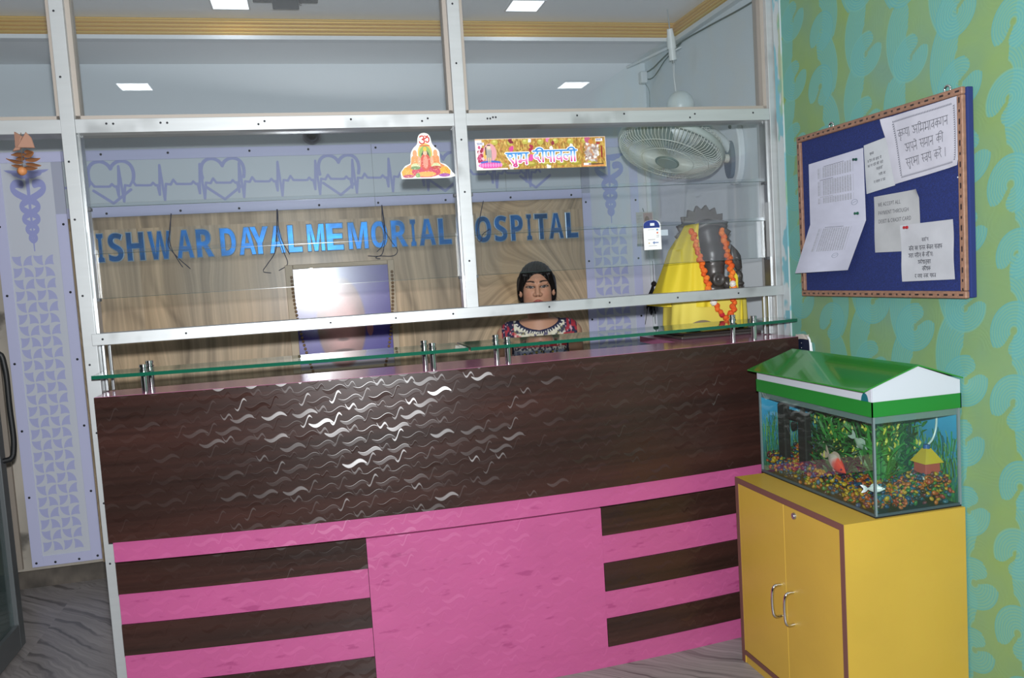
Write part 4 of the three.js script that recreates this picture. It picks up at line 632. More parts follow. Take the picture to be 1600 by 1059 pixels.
  const pin = (y, z, x, hex, label) => { const t = thing('push_pin', label, 'pin', [x, y, z], 'push pins on the notice board'); part('shaft', rod([0, 0, 0], [-0.008, 0, 0], 0.002, 0.002, 8), M.steel, t); part('head', join([rod([-0.004, 0, 0], [-0.008, 0, 0], 0.005, 0.0045, 12), rod([-0.008, 0, 0], [-0.014, 0, 0], 0.0026, 0.0026, 12), rod([-0.014, 0, 0], [-0.017, 0, 0], 0.0042, 0.0042, 12)]), S(hex, { roughness: 0.3 }), t); };
  pin(1.703, 0.507, -0.0305, 0x123f38, 'green push pin near the top right of the long list'); pin(1.53, 0.514, -0.036, 0x14503c, 'green push pin below the stamp of the long list'); pin(1.469, 0.729, -0.0275, 0x9c2026, 'red push pin where two notices overlap');
  const tp = thing('white_tack', 'tiny white tack at the right edge of the blue felt', 'pin', [-0.0225, 1.592, 0.928]); part('head', bx(-0.003, 0, -0.002, 0.002, -0.006, 0.006, 0.001), M.white, tp);
}
// electric box in the wall just above the fish tank
{
  const t = thing('socket_box', 'small dark blue wall box with white edge just above the fish tank', 'wall box', [0, 1.075, 0.125]);
  part('recess', bx(-0.003, 0.0, -0.04, 0.02, -0.045, 0.04), S(0x141c34, { roughness: 0.5 }), t); part('broken_plaster', sheet((u, v) => [-0.004 - 0.004 * noise(u * 9, v * 4, 6), 0.016 + v * 0.018 + 0.006 * noise(u * 7, 0, 2), -0.045 + u * 0.085], 16, 3), S(0xbdb5ac, { roughness: 0.9, side: THREE.DoubleSide }), t);
  part('rim', tube([[-0.005, 0.03, 0.034], [-0.006, 0.02, 0.045], [-0.006, -0.04, 0.05]], 0.004, 14, 6), M.white, t); part('rim', tube([[-0.005, 0.01, 0.052], [-0.005, -0.04, 0.06]], 0.0025, 10, 6), M.white, t); part('rim', tube([[-0.005, 0.02, -0.04], [-0.005, -0.04, -0.05]], 0.003, 10, 6), M.white, t);
  for (const [y, z] of [[0.004, -0.012], [-0.014, -0.012]]) part('screw', new THREE.SphereGeometry(0.0028, 8, 6).translate(-0.004, y, z), M.chrome, t);
}

// ---------------------------------------------------------------- yellow cabinet
{
  const t = thing('storage_cabinet', 'yellow two-door storage cabinet with brown edges under the fish tank', 'cabinet');
  const x0 = -0.403, x1 = -0.004, z0 = 0.302, z1 = 0.903, h = 0.658;
  const yl = pixels(256, 256, (u, v) => { const q = 1 + 0.05 * (wrapFbm(u, v, 4, 6, 23) - 0.5), s = 0; return [186 * q, 152 * q, 58 * q]; });
  const ym = S(0xffffff, { map: tex(yl, 0.7, 0.7), roughness: 0.42 }), em = S(0x6a463d, { roughness: 0.55 });
  part('side_panel', bx(x0 + 0.002, x1, 0.0, h - 0.018, z1 - 0.018, z1), ym, t); part('side_panel', bx(x0 + 0.002, x1, 0.0, h - 0.018, z0, z0 + 0.018), ym, t); part('top_panel', bx(x0 + 0.002, x1, h - 0.018, h, z0, z1), ym, t); part('back_panel', bx(x1 - 0.01, x1, 0.02, h - 0.018, z0 + 0.018, z1 - 0.018), ym, t);
  for (const g of [bx(x0, x0 + 0.002, 0, h - 0.019, z0, z0 + 0.019), bx(x0, x0 + 0.002, 0, h - 0.019, z1 - 0.019, z1), bx(x0, x0 + 0.002, h - 0.019, h, z0, z1), bx(x0 + 0.0, x0 + 0.012, 0.03, 0.045, z0 + 0.019, z1 - 0.019)]) part('edge_strip', g, em, t);
  part('plinth', bx(x0 + 0.006, x0 + 0.02, 0.0, 0.03, z0 + 0.019, z1 - 0.019), ym, t);
  const zm = 0.6;
  for (const [a, b, hz] of [[z0 + 0.0205, zm - 0.001, zm - 0.03], [zm + 0.001, z1 - 0.0205, zm + 0.04]]) {
    const d = part('door', bx(x0 + 0.002, x0 + 0.018, 0.047, h - 0.021, a, b, 0.0012), ym, t);
    const X = x0 - 0.026; part('handle', tube([[x0 + 0.003, 0.37, hz], [X + 0.01, 0.37, hz], [X, 0.362, hz], [X, 0.276, hz], [X + 0.01, 0.268, hz], [x0 + 0.003, 0.268, hz]], 0.0048, 40, 10), M.chrome, d);
    if (a > zm) { part('lock', join([rod([x0 + 0.002, 0.617, 0.66], [x0 - 0.003, 0.617, 0.66], 0.0105, 0.0095, 24), rod([x0 - 0.003, 0.617, 0.66], [x0 - 0.0045, 0.617, 0.66], 0.006, 0.006, 16)]), M.steel, d); }
  }
}

// ---------------------------------------------------------------- aquarium on the cabinet
const AQ = { x0: -0.292, x1: -0.008, z0: 0.29, z1: 0.893, y0: 0.6585, y1: 0.975 };
{
  const t = thing('fish_tank', 'glass fish tank with a green and white house-roof hood on the yellow cabinet', 'aquarium', [0, 0, 0]), { x0, x1, z0, z1, y0, y1 } = AQ;
  const gm = P(0xf2f9f6, { transmission: 0.996, thickness: 0, roughness: 0, side: THREE.DoubleSide });
  part('glass_pane', bx(x0, x0 + 0.004, y0 + 0.006, y1, z0, z1), gm, t); part('glass_pane', bx(x0 + 0.004, x1, y0 + 0.006, y1, z1 - 0.004, z1), gm, t); part('glass_pane', bx(x0 + 0.004, x1, y0 + 0.006, y1, z0, z0 + 0.004), gm, t); part('glass_pane', bx(x1 - 0.004, x1, y0 + 0.006, y1, z0 + 0.004, z1 - 0.004), gm, t);
  part('base', bx(x0, x1, y0, y0 + 0.006, z0, z1), M.dark, t);
  const seal = S(0x6d7b7e, { roughness: 0.35 }); for (const [x, z] of [[x0, z1], [x0, z0], [x1, z1]]) part('silicone_seam', bx(x - 0.005 + (x === x0 ? 0.005 : 0), x + (x === x0 ? 0.006 : 0.001), y0 + 0.006, y1, z - (z === z1 ? 0.006 : 0), z + (z === z1 ? 0.0008 : 0.006)), seal, t);
  part('bottom_seam', join([bx(x0 - 0.0006, x0 + 0.004, y0 + 0.004, y0 + 0.011, z0, z1), bx(x0, x1, y0 + 0.004, y0 + 0.011, z1 - 0.004, z1 + 0.0006)]), S(0x3b4a50, { roughness: 0.4 }), t);
  part('water_line', join([bx(x0 + 0.0045, x0 + 0.012, 0.925, 0.944, z0 + 0.005, z1 - 0.005), bx(x0 + 0.005, x1 - 0.005, 0.925, 0.944, z1 - 0.012, z1 - 0.0045)]), P(0x9fb2b4, { transmission: 0.55, roughness: 0.2 }), t, 'pale band above the water');
  { const wg = new THREE.PlaneGeometry(x1 - x0 - 0.012, z1 - z0 - 0.01); wg.rotateX(-Math.PI / 2); wg.translate((x0 + x1) / 2 - 0.001, 0.926, (z0 + z1) / 2); part('water', wg, P(0xdff0ec, { transmission: 1, thickness: 0, roughness: 0.02, ior: 1.33, side: THREE.DoubleSide }), t, 'still water surface'); }
  const c = canvas(1024, 512, (k, w, h) => {
    const g = k.createLinearGradient(0, 0, 0, h); g.addColorStop(0, '#3aa6d8'); g.addColorStop(0.5, '#2b7fae'); g.addColorStop(1, '#1d5a3a'); k.fillStyle = g; k.fillRect(0, 0, w, h); const r = rng(15);
    for (let i = 0; i < 700; i++) { const x = r() * w, y = h * (0.3 + r() * 0.75), l = 20 + r() * 60; k.strokeStyle = ['#1e6b2a', '#2d8a34', '#16481f', '#0e3418', '#5a9a2e', '#8aa83a'][Math.floor(r() * 6)]; k.globalAlpha = 0.7; k.lineWidth = 3 + r() * 7; k.beginPath(); k.moveTo(x, y + l); k.quadraticCurveTo(x + (r() - 0.5) * 30, y, x + (r() - 0.5) * 50, y - l * 0.6); k.stroke(); } k.globalAlpha = 1;
  });
  const pr = new THREE.PlaneGeometry(z1 - z0 - 0.012, 0.27); pr.rotateY(-Math.PI / 2); pr.translate(x1 - 0.0055, 0.8, (z0 + z1) / 2); const pe = new THREE.PlaneGeometry(x1 - x0 - 0.012, 0.27); pe.translate((x0 + x1) / 2, 0.8, z0 + 0.0055); part('background_sheet', pe, S(0xffffff, { map: tex(c), roughness: 0.7, side: THREE.DoubleSide }), t); part('background_sheet', pr, S(0xffffff, { map: tex(c), roughness: 0.7, side: THREE.DoubleSide }), t, 'blue and green printed background sheet');
  // hood
  const gb = S(0x1d7429, { roughness: 0.35 }), wm = S(0xbcbfc8, { roughness: 0.35 }), o = 0.006;
  part('green_band', join([bx(x0 - o, x0 - o + 0.003, 0.946, 0.988, z0 - o, z1 + o), bx(x0 - o, x1 + o - 0.004, 0.946, 0.988, z1 + o - 0.003, z1 + o), bx(x0 - o, x1 + o - 0.004, 0.946, 0.988, z0 - o, z0 - o + 0.003), bx(x1 + o - 0.007, x1 + o - 0.004, 0.946, 0.988, z0 - o, z1 + o)]), gb, t, 'green band round the hood');
  const gable = (z) => { const s = new THREE.Shape([[x0 - 0.002, 0.986], [x1 + 0.001, 0.986], [x1 + 0.001, 1.026], [-0.147, 1.077], [x0 - 0.002, 1.026]].map((q) => new THREE.Vector2(...q))); const g = new THREE.ExtrudeGeometry(s, { depth: 0.003, bevelEnabled: false }); g.translate(0, 0, z); return g; };
  part('gable', gable(z1), wm, t, 'white gable end'); part('gable', gable(z0 - 0.003), wm, t); part('side_wall', bx(x0 - 0.003, x0, 0.986, 1.027, z0, z1), wm, t); part('side_wall', bx(x1 - 0.001, x1 + 0.002, 0.986, 1.027, z0, z1), wm, t);
  const hinge = new THREE.Shape(); hinge.moveTo(-0.016, 0); hinge.quadraticCurveTo(-0.014, 0.022, 0, 0.024); hinge.quadraticCurveTo(0.014, 0.022, 0.016, 0); hinge.closePath(); const hg = new THREE.ShapeGeometry(hinge); hg.rotateY(-Math.PI / 2); hg.translate(x0 - 0.0035, 0.987, z1 - 0.028); part('cable_notch', hg, S(0x12606a, { roughness: 0.4, side: THREE.DoubleSide }), t);
  const roofM = P(0x2c7a2a, { roughness: 0.12, specularIntensity: 0.8, clearcoat: 0.4 });
  const pane = (xa, ya, xb, yb) => { const s = new THREE.Shape([[xa, ya], [xb, yb], [xb, yb + 0.004], [xa, ya + 0.004]].map((q) => new THREE.Vector2(...q))); const g = new THREE.ExtrudeGeometry(s, { depth: z1 - z0 + 0.02, bevelEnabled: false }); g.translate(0, 0, z0 - 0.012); return g; };
  part('roof_panel', pane(-0.325, 1.019, -0.1465, 1.0775), roofM, t); part('roof_panel', pane(-0.1465, 1.0775, 0.0, 1.029), roofM, t);
}
{ // gravel: thousands of painted pebbles
  const g = new THREE.IcosahedronGeometry(0.0056, 1); g.scale(1, 0.72, 1.15); const N = 4200, m = new THREE.InstancedMesh(g, S(0xffffff, { roughness: 0.4 }), N), r = rng(31), d = new THREE.Object3D(), col = new THREE.Color(), pal = [0xb08a14, 0xa57a0e, 0xa34a12, 0x8f2c14, 0x14506f, 0x123a63, 0x2a6326, 0x5f1c2e, 0xa4541a, 0x131f2a, 0x1d4c60, 0xa58418, 0x3a1c1a];
  for (let i = 0; i < N; i++) { const x = lerp(AQ.x0 + 0.011, AQ.x1 - 0.012, r()), z = lerp(AQ.z0 + 0.011, AQ.z1 - 0.011, r()), top = 0.048 + 0.022 * sstep(0.15, 0.0, z - AQ.z0) + 0.012 * Math.sin(x * 18 + z * 11) + 0.02 * sstep(-0.2, -0.02, x); d.position.set(x, AQ.y0 + 0.012 + top * (1 - Math.pow(r(), 1.7)), z); d.rotation.set(r() * 6, r() * 6, r() * 6); d.scale.setScalar(0.75 + r() * 0.75); d.updateMatrix(); m.setMatrixAt(i, d.matrix); m.setColorAt(i, col.set(pal[Math.floor(r() * pal.length)])); }
  m.name = 'aquarium_gravel'; m.userData = { kind: 'stuff', label: 'colourful painted gravel on the bottom of the fish tank', category: 'gravel' }; shadow(m); scene.add(m);
}
function ribbon(pts, w, tw = 0) { const c = new THREE.CatmullRomCurve3(pts.map((p) => new THREE.Vector3(...p))); return sheet((u, v) => { const p = c.getPoint(v), a = tw * v, q = w * (u - 0.5) * Math.pow(Math.sin(Math.PI * Math.min(1, 0.12 + v * 0.88)), 0.7); return [p.x + Math.cos(a) * q, p.y, p.z + Math.sin(a) * q]; }, 1, 8); }
{
  const greens = [0x1b5a24, 0x27742a, 0x123f1d, 0x2f7a2c, 0x0d3018].map((h) => S(h, { roughness: 0.5, side: THREE.DoubleSide })), yel = S(0xb7b23a, { roughness: 0.5, side: THREE.DoubleSide });
  const spots = [[-0.09, 0.42, 'broad green plastic plant at the far end of the fish tank beside the filter'], [-0.13, 0.54, 'bushy green plastic plant behind the orange fish'], [-0.1, 0.64, 'tall dense green plastic plant in the middle of the fish tank'], [-0.15, 0.725, 'green plastic plant near the front corner of the fish tank'], [-0.06, 0.7, 'dark green plastic plant by the wall behind the little house'], [-0.2, 0.6, 'low dark green plastic plant close to the long pane']];
  spots.forEach(([x, z, label], n) => {
    const r = rng(100 + n), t = thing('plastic_plant', label, 'aquarium plant', [x, AQ.y0 + 0.04, z], 'plastic plants in the fish tank'), L = [[], []], Y = [], maxH = n === 5 ? 0.12 : 0.235;
    const inX = (q) => clamp(x + q, AQ.x0 + 0.02, AQ.x1 - 0.02) - x, inZ = (q) => clamp(z + q, AQ.z0 + 0.02, AQ.z1 - 0.02) - z;
    for (let k = 0; k < 46; k++) { const a = r() * 6.28, q = 0.01 + r() * 0.06, h = maxH * (0.45 + 0.55 * r()), sx = inX(Math.cos(a) * q * 1.4), sz = inZ(Math.sin(a) * q * 1.4); L[k % 2].push(ribbon([[Math.cos(a) * 0.012, 0, Math.sin(a) * 0.012], [sx * 0.6, h * 0.45, sz * 0.6], [sx, h * 0.85, sz * 0.9], [inX(Math.cos(a) * q * 1.3 + (r() - 0.5) * 0.03), h, sz]], 0.003 + r() * r() * 0.012, r() * 3)); }
    for (let k = 0; k < 190; k++) { const a = r() * 6.28, q = 0.015 + Math.sqrt(r()) * 0.062, h = maxH * (0.12 + 0.82 * r()), X = inX(Math.cos(a) * q), Z = inZ(Math.sin(a) * q), l = 0.016 + r() * 0.026, b = r() * 6.28, up = 0.2 + r() * 0.8; const e = [inX(Math.cos(a) * q + Math.cos(b) * l), Math.min(maxH, h + up * l), inZ(Math.sin(a) * q + Math.sin(b) * l)]; L[k % 2].push(ribbon([[X, h, Z], [lerp(X, e[0], 0.5), lerp(h, e[1], 0.65), lerp(Z, e[2], 0.5)], e], 0.006 + r() * 0.008, r() * 2)); }
    for (let k = 0; k < 30; k++) { const h = maxH * (0.4 + 0.55 * r()), X = inX((r() - 0.5) * 0.11), Z = inZ((r() - 0.5) * 0.11); Y.push(ribbon([[X, h - 0.022, Z], [X + 0.004, h - 0.01, Z], [X + (r() - 0.5) * 0.012, h, Z]], 0.007, r() * 3)); }
    part('foliage', join(L[0]), greens[n % 5], t).userData.kind = 'stuff'; part('foliage', join(L[1]), greens[(n + 2) % 5], t).userData.kind = 'stuff'; part('leaf_tips', join(Y), yel, t).userData.kind = 'stuff'; part('foot', new THREE.CylinderGeometry(0.014, 0.018, 0.01, 14), M.dark, t);
  });
}
{
  const t = thing('tank_filter', 'black sponge filter arch at the far left end of the fish tank', 'filter', [-0.245, AQ.y0 + 0.045, 0.43]), k = S(0x121513, { roughness: 0.75 });
  part('sponge_column', bx(-0.012, 0.012, 0, 0.205, -0.085, -0.042, 0.006), k, t); part('sponge_column', bx(-0.012, 0.012, 0, 0.19, 0.035, 0.08, 0.006), k, t); part('bridge', bx(-0.011, 0.011, 0.16, 0.188, -0.045, 0.04, 0.006), k, t); part('outlet_pipe', rod([0, 0.19, 0.05], [0.0, 0.265, 0.06], 0.008, 0.008, 14), k, t); part('suction_cup', rod([-0.022, 0.15, 0.045], [-0.034, 0.15, 0.045], 0.009, 0.013, 14), k, t);
}
{
  const t = thing('toy_house', 'little plastic house with a red body and yellow roof on the gravel', 'ornament', [-0.055, AQ.y0 + 0.074, 0.815]), q = 0.025;
  part('base', join([bx(-0.036, 0.036, 0, 0.008, -0.03, 0.03, 0.003), bx(-0.012, 0.012, 0.008, 0.016, -0.01, 0.01, 0.003)]), S(0xc8c8c2, { roughness: 0.4 }), t, 'white base'); part('walls', bx(-q, q, 0.014, 0.046, -q, q, 0.002), S(0xb04644, { roughness: 0.45 }), t, 'red walls');
  const g = new THREE.CylinderGeometry(0.012, 0.045, 0.04, 4); g.rotateY(Math.PI / 4); g.translate(0, 0.066, 0); part('roof', toCreasedNormals(g, 0.3), S(0xcba828, { roughness: 0.4 }), t, 'yellow roof'); part('knob', new THREE.CylinderGeometry(0.009, 0.01, 0.012, 14).translate(0, 0.091, 0), S(0x1e4f96, { roughness: 0.4 }), t, 'blue knob');
  const u = thing('air_tube', 'clear curved air tube hanging from the tank rim down to the little house', 'tube', [0, 0, 0]);
  part('hose', tube([[-0.022, 0.915, 0.82], [-0.022, 0.885, 0.818], [-0.028, 0.86, 0.818], [-0.038, 0.84, 0.817], [-0.05, 0.829, 0.816]], 0.0032, 30, 8), S(0xb9c6c8, { roughness: 0.25 }), u); part('suction_cup', new THREE.CylinderGeometry(0.011, 0.014, 0.008, 16).translate(-0.022, 0.918, 0.82), S(0xa9b4ac, { roughness: 0.3 }), u);
}
function fish(x, y, z, len, turn, tilt, cols, label) {
  const t = thing('fish', label, 'fish', [x, y, z]); t.rotation.set(0, turn, tilt, 'YXZ');
  const g = new THREE.SphereGeometry(0.5, 28, 18), p = g.attributes.position, c = [], A = new THREE.Color(cols[0]), B = new THREE.Color(cols[1]), q = new THREE.Color();
  for (let i = 0; i < p.count; i++) { const u = p.getX(i) + 0.5, k = Math.pow(Math.sin(Math.PI * clamp(u * 0.86 + 0.13)), 0.75), n = noise(u * 5, p.getY(i) * 6, 4); p.setXYZ(i, (u - 0.5) * len, p.getY(i) * 0.42 * k * len, p.getZ(i) * 0.27 * k * len); q.lerpColors(A, B, sstep(0.42, 0.6, u + 0.25 * (n - 0.5) + 0.3 * p.getY(i) / len * 0.02)); c.push(q.r, q.g, q.b); }
  g.setAttribute('color', new THREE.Float32BufferAttribute(c, 3)); g.computeVertexNormals(); part('body', g, S(0xffffff, { vertexColors: true, roughness: 0.25 }), t);
  const fm = S(cols[2], { roughness: 0.4, side: THREE.DoubleSide }), fin = (pts) => { const s = new THREE.Shape(); s.moveTo(...pts[0]); s.splineThru(pts.slice(1).map((v) => new THREE.Vector2(...v))); return new THREE.ExtrudeGeometry(s, { depth: 0.0008, bevelEnabled: false, curveSegments: 3 }); };
  const L = len; part('tail_fin', fin([[-0.42 * L, 0], [-0.6 * L, 0.18 * L], [-0.85 * L, 0.22 * L], [-0.7 * L, 0], [-0.85 * L, -0.22 * L], [-0.6 * L, -0.18 * L], [-0.42 * L, 0]]), fm, t); part('dorsal_fin', fin([[0.15 * L, 0.17 * L], [0, 0.32 * L], [-0.25 * L, 0.25 * L], [-0.28 * L, 0.1 * L], [0.15 * L, 0.15 * L]]), fm, t); part('belly_fin', fin([[0.05 * L, -0.17 * L], [-0.06 * L, -0.29 * L], [-0.16 * L, -0.26 * L], [-0.1 * L, -0.12 * L], [0.05 * L, -0.15 * L]]), fm, t);
  for (const s of [-1, 1]) part('eye', new THREE.SphereGeometry(0.028 * L, 10, 8).translate(0.36 * L, 0.05 * L, s * 0.085 * L), M.dark, t);
}
fish(-0.258, 0.765, 0.675, 0.11, -Math.PI / 2 - 0.1, -0.35, [0xd2bdb4, 0xd8481c, 0xc9ada0], 'orange and white goldfish diving toward the gravel');
fish(-0.2, 0.825, 0.715, 0.06, -Math.PI / 2 + 0.3, -0.7, [0x9fae9f, 0x7d9284, 0x9fb0a4], 'pale grey fish among the plants in the fish tank');
fish(-0.268, 0.735, 0.868, 0.05, -Math.PI / 2 + 0.7, 0.1, [0xcfcfd2, 0xdadbe0, 0xc2c6cc], 'silvery white fish at the front corner of the fish tank');

// ---------------------------------------------------------------- signed distance modelling
const V3 = (x, y, z) => [x, y, z];
function cone(p, a, b, r0, r1) { const bx_ = b[0] - a[0], by = b[1] - a[1], bz = b[2] - a[2], px = p[0] - a[0], py = p[1] - a[1], pz = p[2] - a[2]; const t = clamp((px * bx_ + py * by + pz * bz) / (bx_ * bx_ + by * by + bz * bz + 1e-12)); return Math.hypot(px - bx_ * t, py - by * t, pz - bz * t) - lerp(r0, r1, t); }
function ell(p, c, r) { const x = (p[0] - c[0]) / r[0], y = (p[1] - c[1]) / r[1], z = (p[2] - c[2]) / r[2], k0 = Math.hypot(x, y, z), k1 = Math.hypot(x / r[0], y / r[1], z / r[2]); return k1 < 1e-9 ? -Math.min(...r) : k0 * (k0 - 1) / k1; }
const smin = (a, b, k) => { const h = Math.max(k - Math.abs(a - b), 0) / k; return Math.min(a, b) - h * h * k * 0.25; };
const smax = (a, b, k) => -smin(-a, -b, k);
function sdfMesh(field, lo, hi, res, paint) {
  const N = res, mc = new MarchingCubes(N, new THREE.MeshStandardMaterial(), false, false, 400000), h = N / 2, f = mc.field, p = [0, 0, 0];
  const at = (i, a) => lo[a] + (i - h + h) / N * (hi[a] - lo[a]);
  for (let z = 0; z < N; z++) for (let y = 0; y < N; y++) for (let x = 0; x < N; x++) { p[0] = at(x, 0); p[1] = at(y, 1); p[2] = at(z, 2); f[z * N * N + y * N + x] = -field(p); }
  mc.isolation = 0; mc.update();
  const n = mc.count, pos = new Float32Array(n * 3), src = mc.positionArray;
  for (let i = 0; i < n; i++) for (let a = 0; a < 3; a++) pos[3 * i + a] = lo[a] + (src[3 * i + a] + 1) / 2 * (hi[a] - lo[a]);
  let g = new THREE.BufferGeometry(); g.setAttribute('position', new THREE.BufferAttribute(pos, 3)); g = mergeVertices(g, 1e-5);
  const P0 = g.attributes.position, nor = new Float32Array(P0.count * 3), e = 0.0012, col = paint ? new Float32Array(P0.count * 3) : null, c = new THREE.Color();
  for (let i = 0; i < P0.count; i++) { const q = [P0.getX(i), P0.getY(i), P0.getZ(i)]; const nx = field([q[0] + e, q[1], q[2]]) - field([q[0] - e, q[1], q[2]]), ny = field([q[0], q[1] + e, q[2]]) - field([q[0], q[1] - e, q[2]]), nz = field([q[0], q[1], q[2] + e]) - field([q[0], q[1], q[2] - e]), l = Math.hypot(nx, ny, nz) || 1; nor.set([nx / l, ny / l, nz / l], 3 * i); if (paint) { c.set(paint(q)); col.set([c.r, c.g, c.b], 3 * i); } }
  g.setAttribute('normal', new THREE.BufferAttribute(nor, 3)); if (paint) g.setAttribute('color', new THREE.BufferAttribute(col, 3));
  // outward winding, checked on the first faces
  const ix = g.index.array; let s = 0; for (let k = 0; k < Math.min(ix.length, 3000); k += 3) { const a = new THREE.Vector3().fromBufferAttribute(P0, ix[k]), b = new THREE.Vector3().fromBufferAttribute(P0, ix[k + 1]), d = new THREE.Vector3().fromBufferAttribute(P0, ix[k + 2]); s += Math.sign(b.sub(a).cross(d.sub(a)).dot(new THREE.Vector3(nor[3 * ix[k]], nor[3 * ix[k] + 1], nor[3 * ix[k] + 2]))); }
  if (s < 0) for (let k = 0; k < ix.length; k += 3) { const q = ix[k]; ix[k] = ix[k + 1]; ix[k + 1] = q; }
  g.setAttribute('uv', new THREE.BufferAttribute(new Float32Array(P0.count * 2), 2)); return g;
}

// ---------------------------------------------------------------- draped statue on the counter end
{
  const t = thing('draped_statue', 'dark elephant-headed statue in yellow cloth and marigold garland on the right counter end', 'statue', [-0.19, 1.105, -0.25]);
  const bronze = S(0x494543, { roughness: 0.36, metalness: 0.2 });
  const trunk = [[-0.004, 0.41, 0.02], [0.0, 0.33, 0.045], [-0.004, 0.26, 0.06], [-0.007, 0.225, 0.07]];
  const body = sdfMesh((p) => {
    let d = cone(p, trunk[0], trunk[1], 0.062, 0.05); d = smin(d, cone(p, trunk[1], trunk[2], 0.05, 0.038), 0.02); d = smin(d, cone(p, trunk[2], trunk[3], 0.038, 0.03), 0.02);
    d = smin(d, ell(p, [0.005, 0.415, 0.0], [0.075, 0.05, 0.06]), 0.02);
    const tx = p[0] + 0.004, ty = p[1] - 0.228, tz = p[2] - 0.098, ring = Math.hypot(Math.hypot(tx, ty) - 0.019, tz) - 0.0095; d = smin(d, ring, 0.006);
    d = smin(d, Math.hypot(tx, ty, tz) - 0.008, 0.004);
    for (const y of [0.29, 0.33, 0.365]) d = smin(d, cone(p, [-0.03, y + 0.01, 0.085 - (y - 0.29) * 0.25], [0.035, y, 0.085 - (y - 0.29) * 0.25], 0.003, 0.003), 0.012);
    d = smin(d, ell(p, [0.0, 0.13, -0.01], [0.11, 0.13, 0.085]), 0.03); d = smin(d, ell(p, [0, 0.185, 0.055], [0.04, 0.025, 0.03]), 0.01);
    d = smin(d, cone(p, [0.06, 0.2, 0.0], [0.085, 0.22, 0.06], 0.03, 0.02), 0.02); d = smin(d, ell(p, [0.1, 0.235, 0.068], [0.018, 0.024, 0.018]), 0.012); d = smin(d, ell(p, [0.096, 0.205, 0.072], [0.026, 0.012, 0.018]), 0.006); d = smin(d, ell(p, [0.1, 0.186, 0.07], [0.022, 0.01, 0.016]), 0.004);
    return d;
  }, [-0.16, -0.02, -0.13], [0.16, 0.5, 0.16], 96);
  part('body', body, bronze, t, 'dark metal head and curled trunk');
  const bud = new THREE.LatheGeometry([[0.0, 0], [0.012, 0.006], [0.017, 0.03], [0.021, 0.055], [0.015, 0.08], [0.006, 0.1], [0, 0.112]].map((q) => new THREE.Vector2(...q)), 10); bud.scale(1.15, 1, 0.6); bud.rotateZ(0.3); bud.translate(0.11, 0.258, 0.062); part('lotus_bud', bud, bronze, t, 'dark pointed bud held up in the hand');
  // toothed arch behind the head
  const cx = 0.0, cy = 0.402, out = [], inn = [], n = 12;
  for (let k = 0; k <= n * 2; k++) { const a = lerp(-0.35, Math.PI + 0.42, k / (n * 2)), r = (k % 2 ? 0.128 : 0.108); out.push(new THREE.Vector2(cx + r * 0.95 * Math.cos(a), cy + r * Math.sin(a))); }
  for (let k = 24; k >= 0; k--) { const a = lerp(-0.35, Math.PI + 0.42, k / 24); inn.push(new THREE.Vector2(cx + 0.082 * 0.95 * Math.cos(a), cy + 0.07 * Math.sin(a))); }
  const arch = new THREE.ExtrudeGeometry(new THREE.Shape([...out, ...inn]), { depth: 0.016, bevelEnabled: true, bevelSize: 0.003, bevelThickness: 0.003, bevelSegments: 1 }); arch.translate(0, 0, -0.035); part('halo_arch', arch, S(0x625e5b, { roughness: 0.5, metalness: 0.15 }), t, 'grey toothed arch behind the head');
  part('crown_band', tube([[-0.07, 0.43, 0.02], [-0.03, 0.45, 0.055], [0.02, 0.452, 0.06], [0.07, 0.44, 0.03]], 0.012, 24, 8), S(0x736f6b, { roughness: 0.45, metalness: 0.35 }), t);
  part('base_plate', join([bx(-0.185, 0.165, 0, 0.012, -0.16, 0.12, 0.004), bx(-0.17, 0.15, 0.012, 0.024, -0.145, 0.108, 0.004)]), S(0x4d4746, { roughness: 0.45, metalness: 0.4 }), t);
  const cloth = S(0xd9c22a, { roughness: 0.75, side: THREE.DoubleSide }), pale = S(0xd6c552, { roughness: 0.75, side: THREE.DoubleSide });
  // skirt cloth round the lower body, in folds
  part('skirt_cloth', sheet((u, v) => { const a = u * Math.PI * 2, fold = 1 + 0.03 * Math.sin(a * 11 + 2 * v) * (1 - v * 0.5) + 0.02 * Math.sin(a * 5 + 1), q = lerp(1, v > 0.75 ? lerp(0.95, 0.62, (v - 0.75) * 4) : 0.97, sstep(0, 1, v)); const ex = (c, s) => Math.sign(c) * Math.pow(Math.abs(c), s); return [-0.012 + 0.168 * q * fold * ex(Math.cos(a), 0.55), 0.026 + 0.165 * v + 0.006 * Math.sin(a * 7) * (1 - v), -0.015 + 0.105 * q * fold * ex(Math.sin(a), 0.6)]; }, 96, 14), pale, t, 'pale yellow cloth wrapped round the lower body');
  // shawl over the left shoulder
  const Lp = [[-0.088, 0.452], [-0.12, 0.4], [-0.147, 0.355], [-0.178, 0.26], [-0.195, 0.2], [-0.205, 0.155], [-0.21, 0.13]], Rp = [[-0.07, 0.456], [-0.078, 0.41], [-0.074, 0.35], [-0.064, 0.27], [-0.05, 0.2], [-0.045, 0.16], [-0.04, 0.12]];
  const at = (L, v) => { const k = v * (L.length - 1), i = Math.min(L.length - 2, Math.floor(k)); return [lerp(L[i][0], L[i + 1][0], k - i), lerp(L[i][1], L[i + 1][1], k - i)]; };
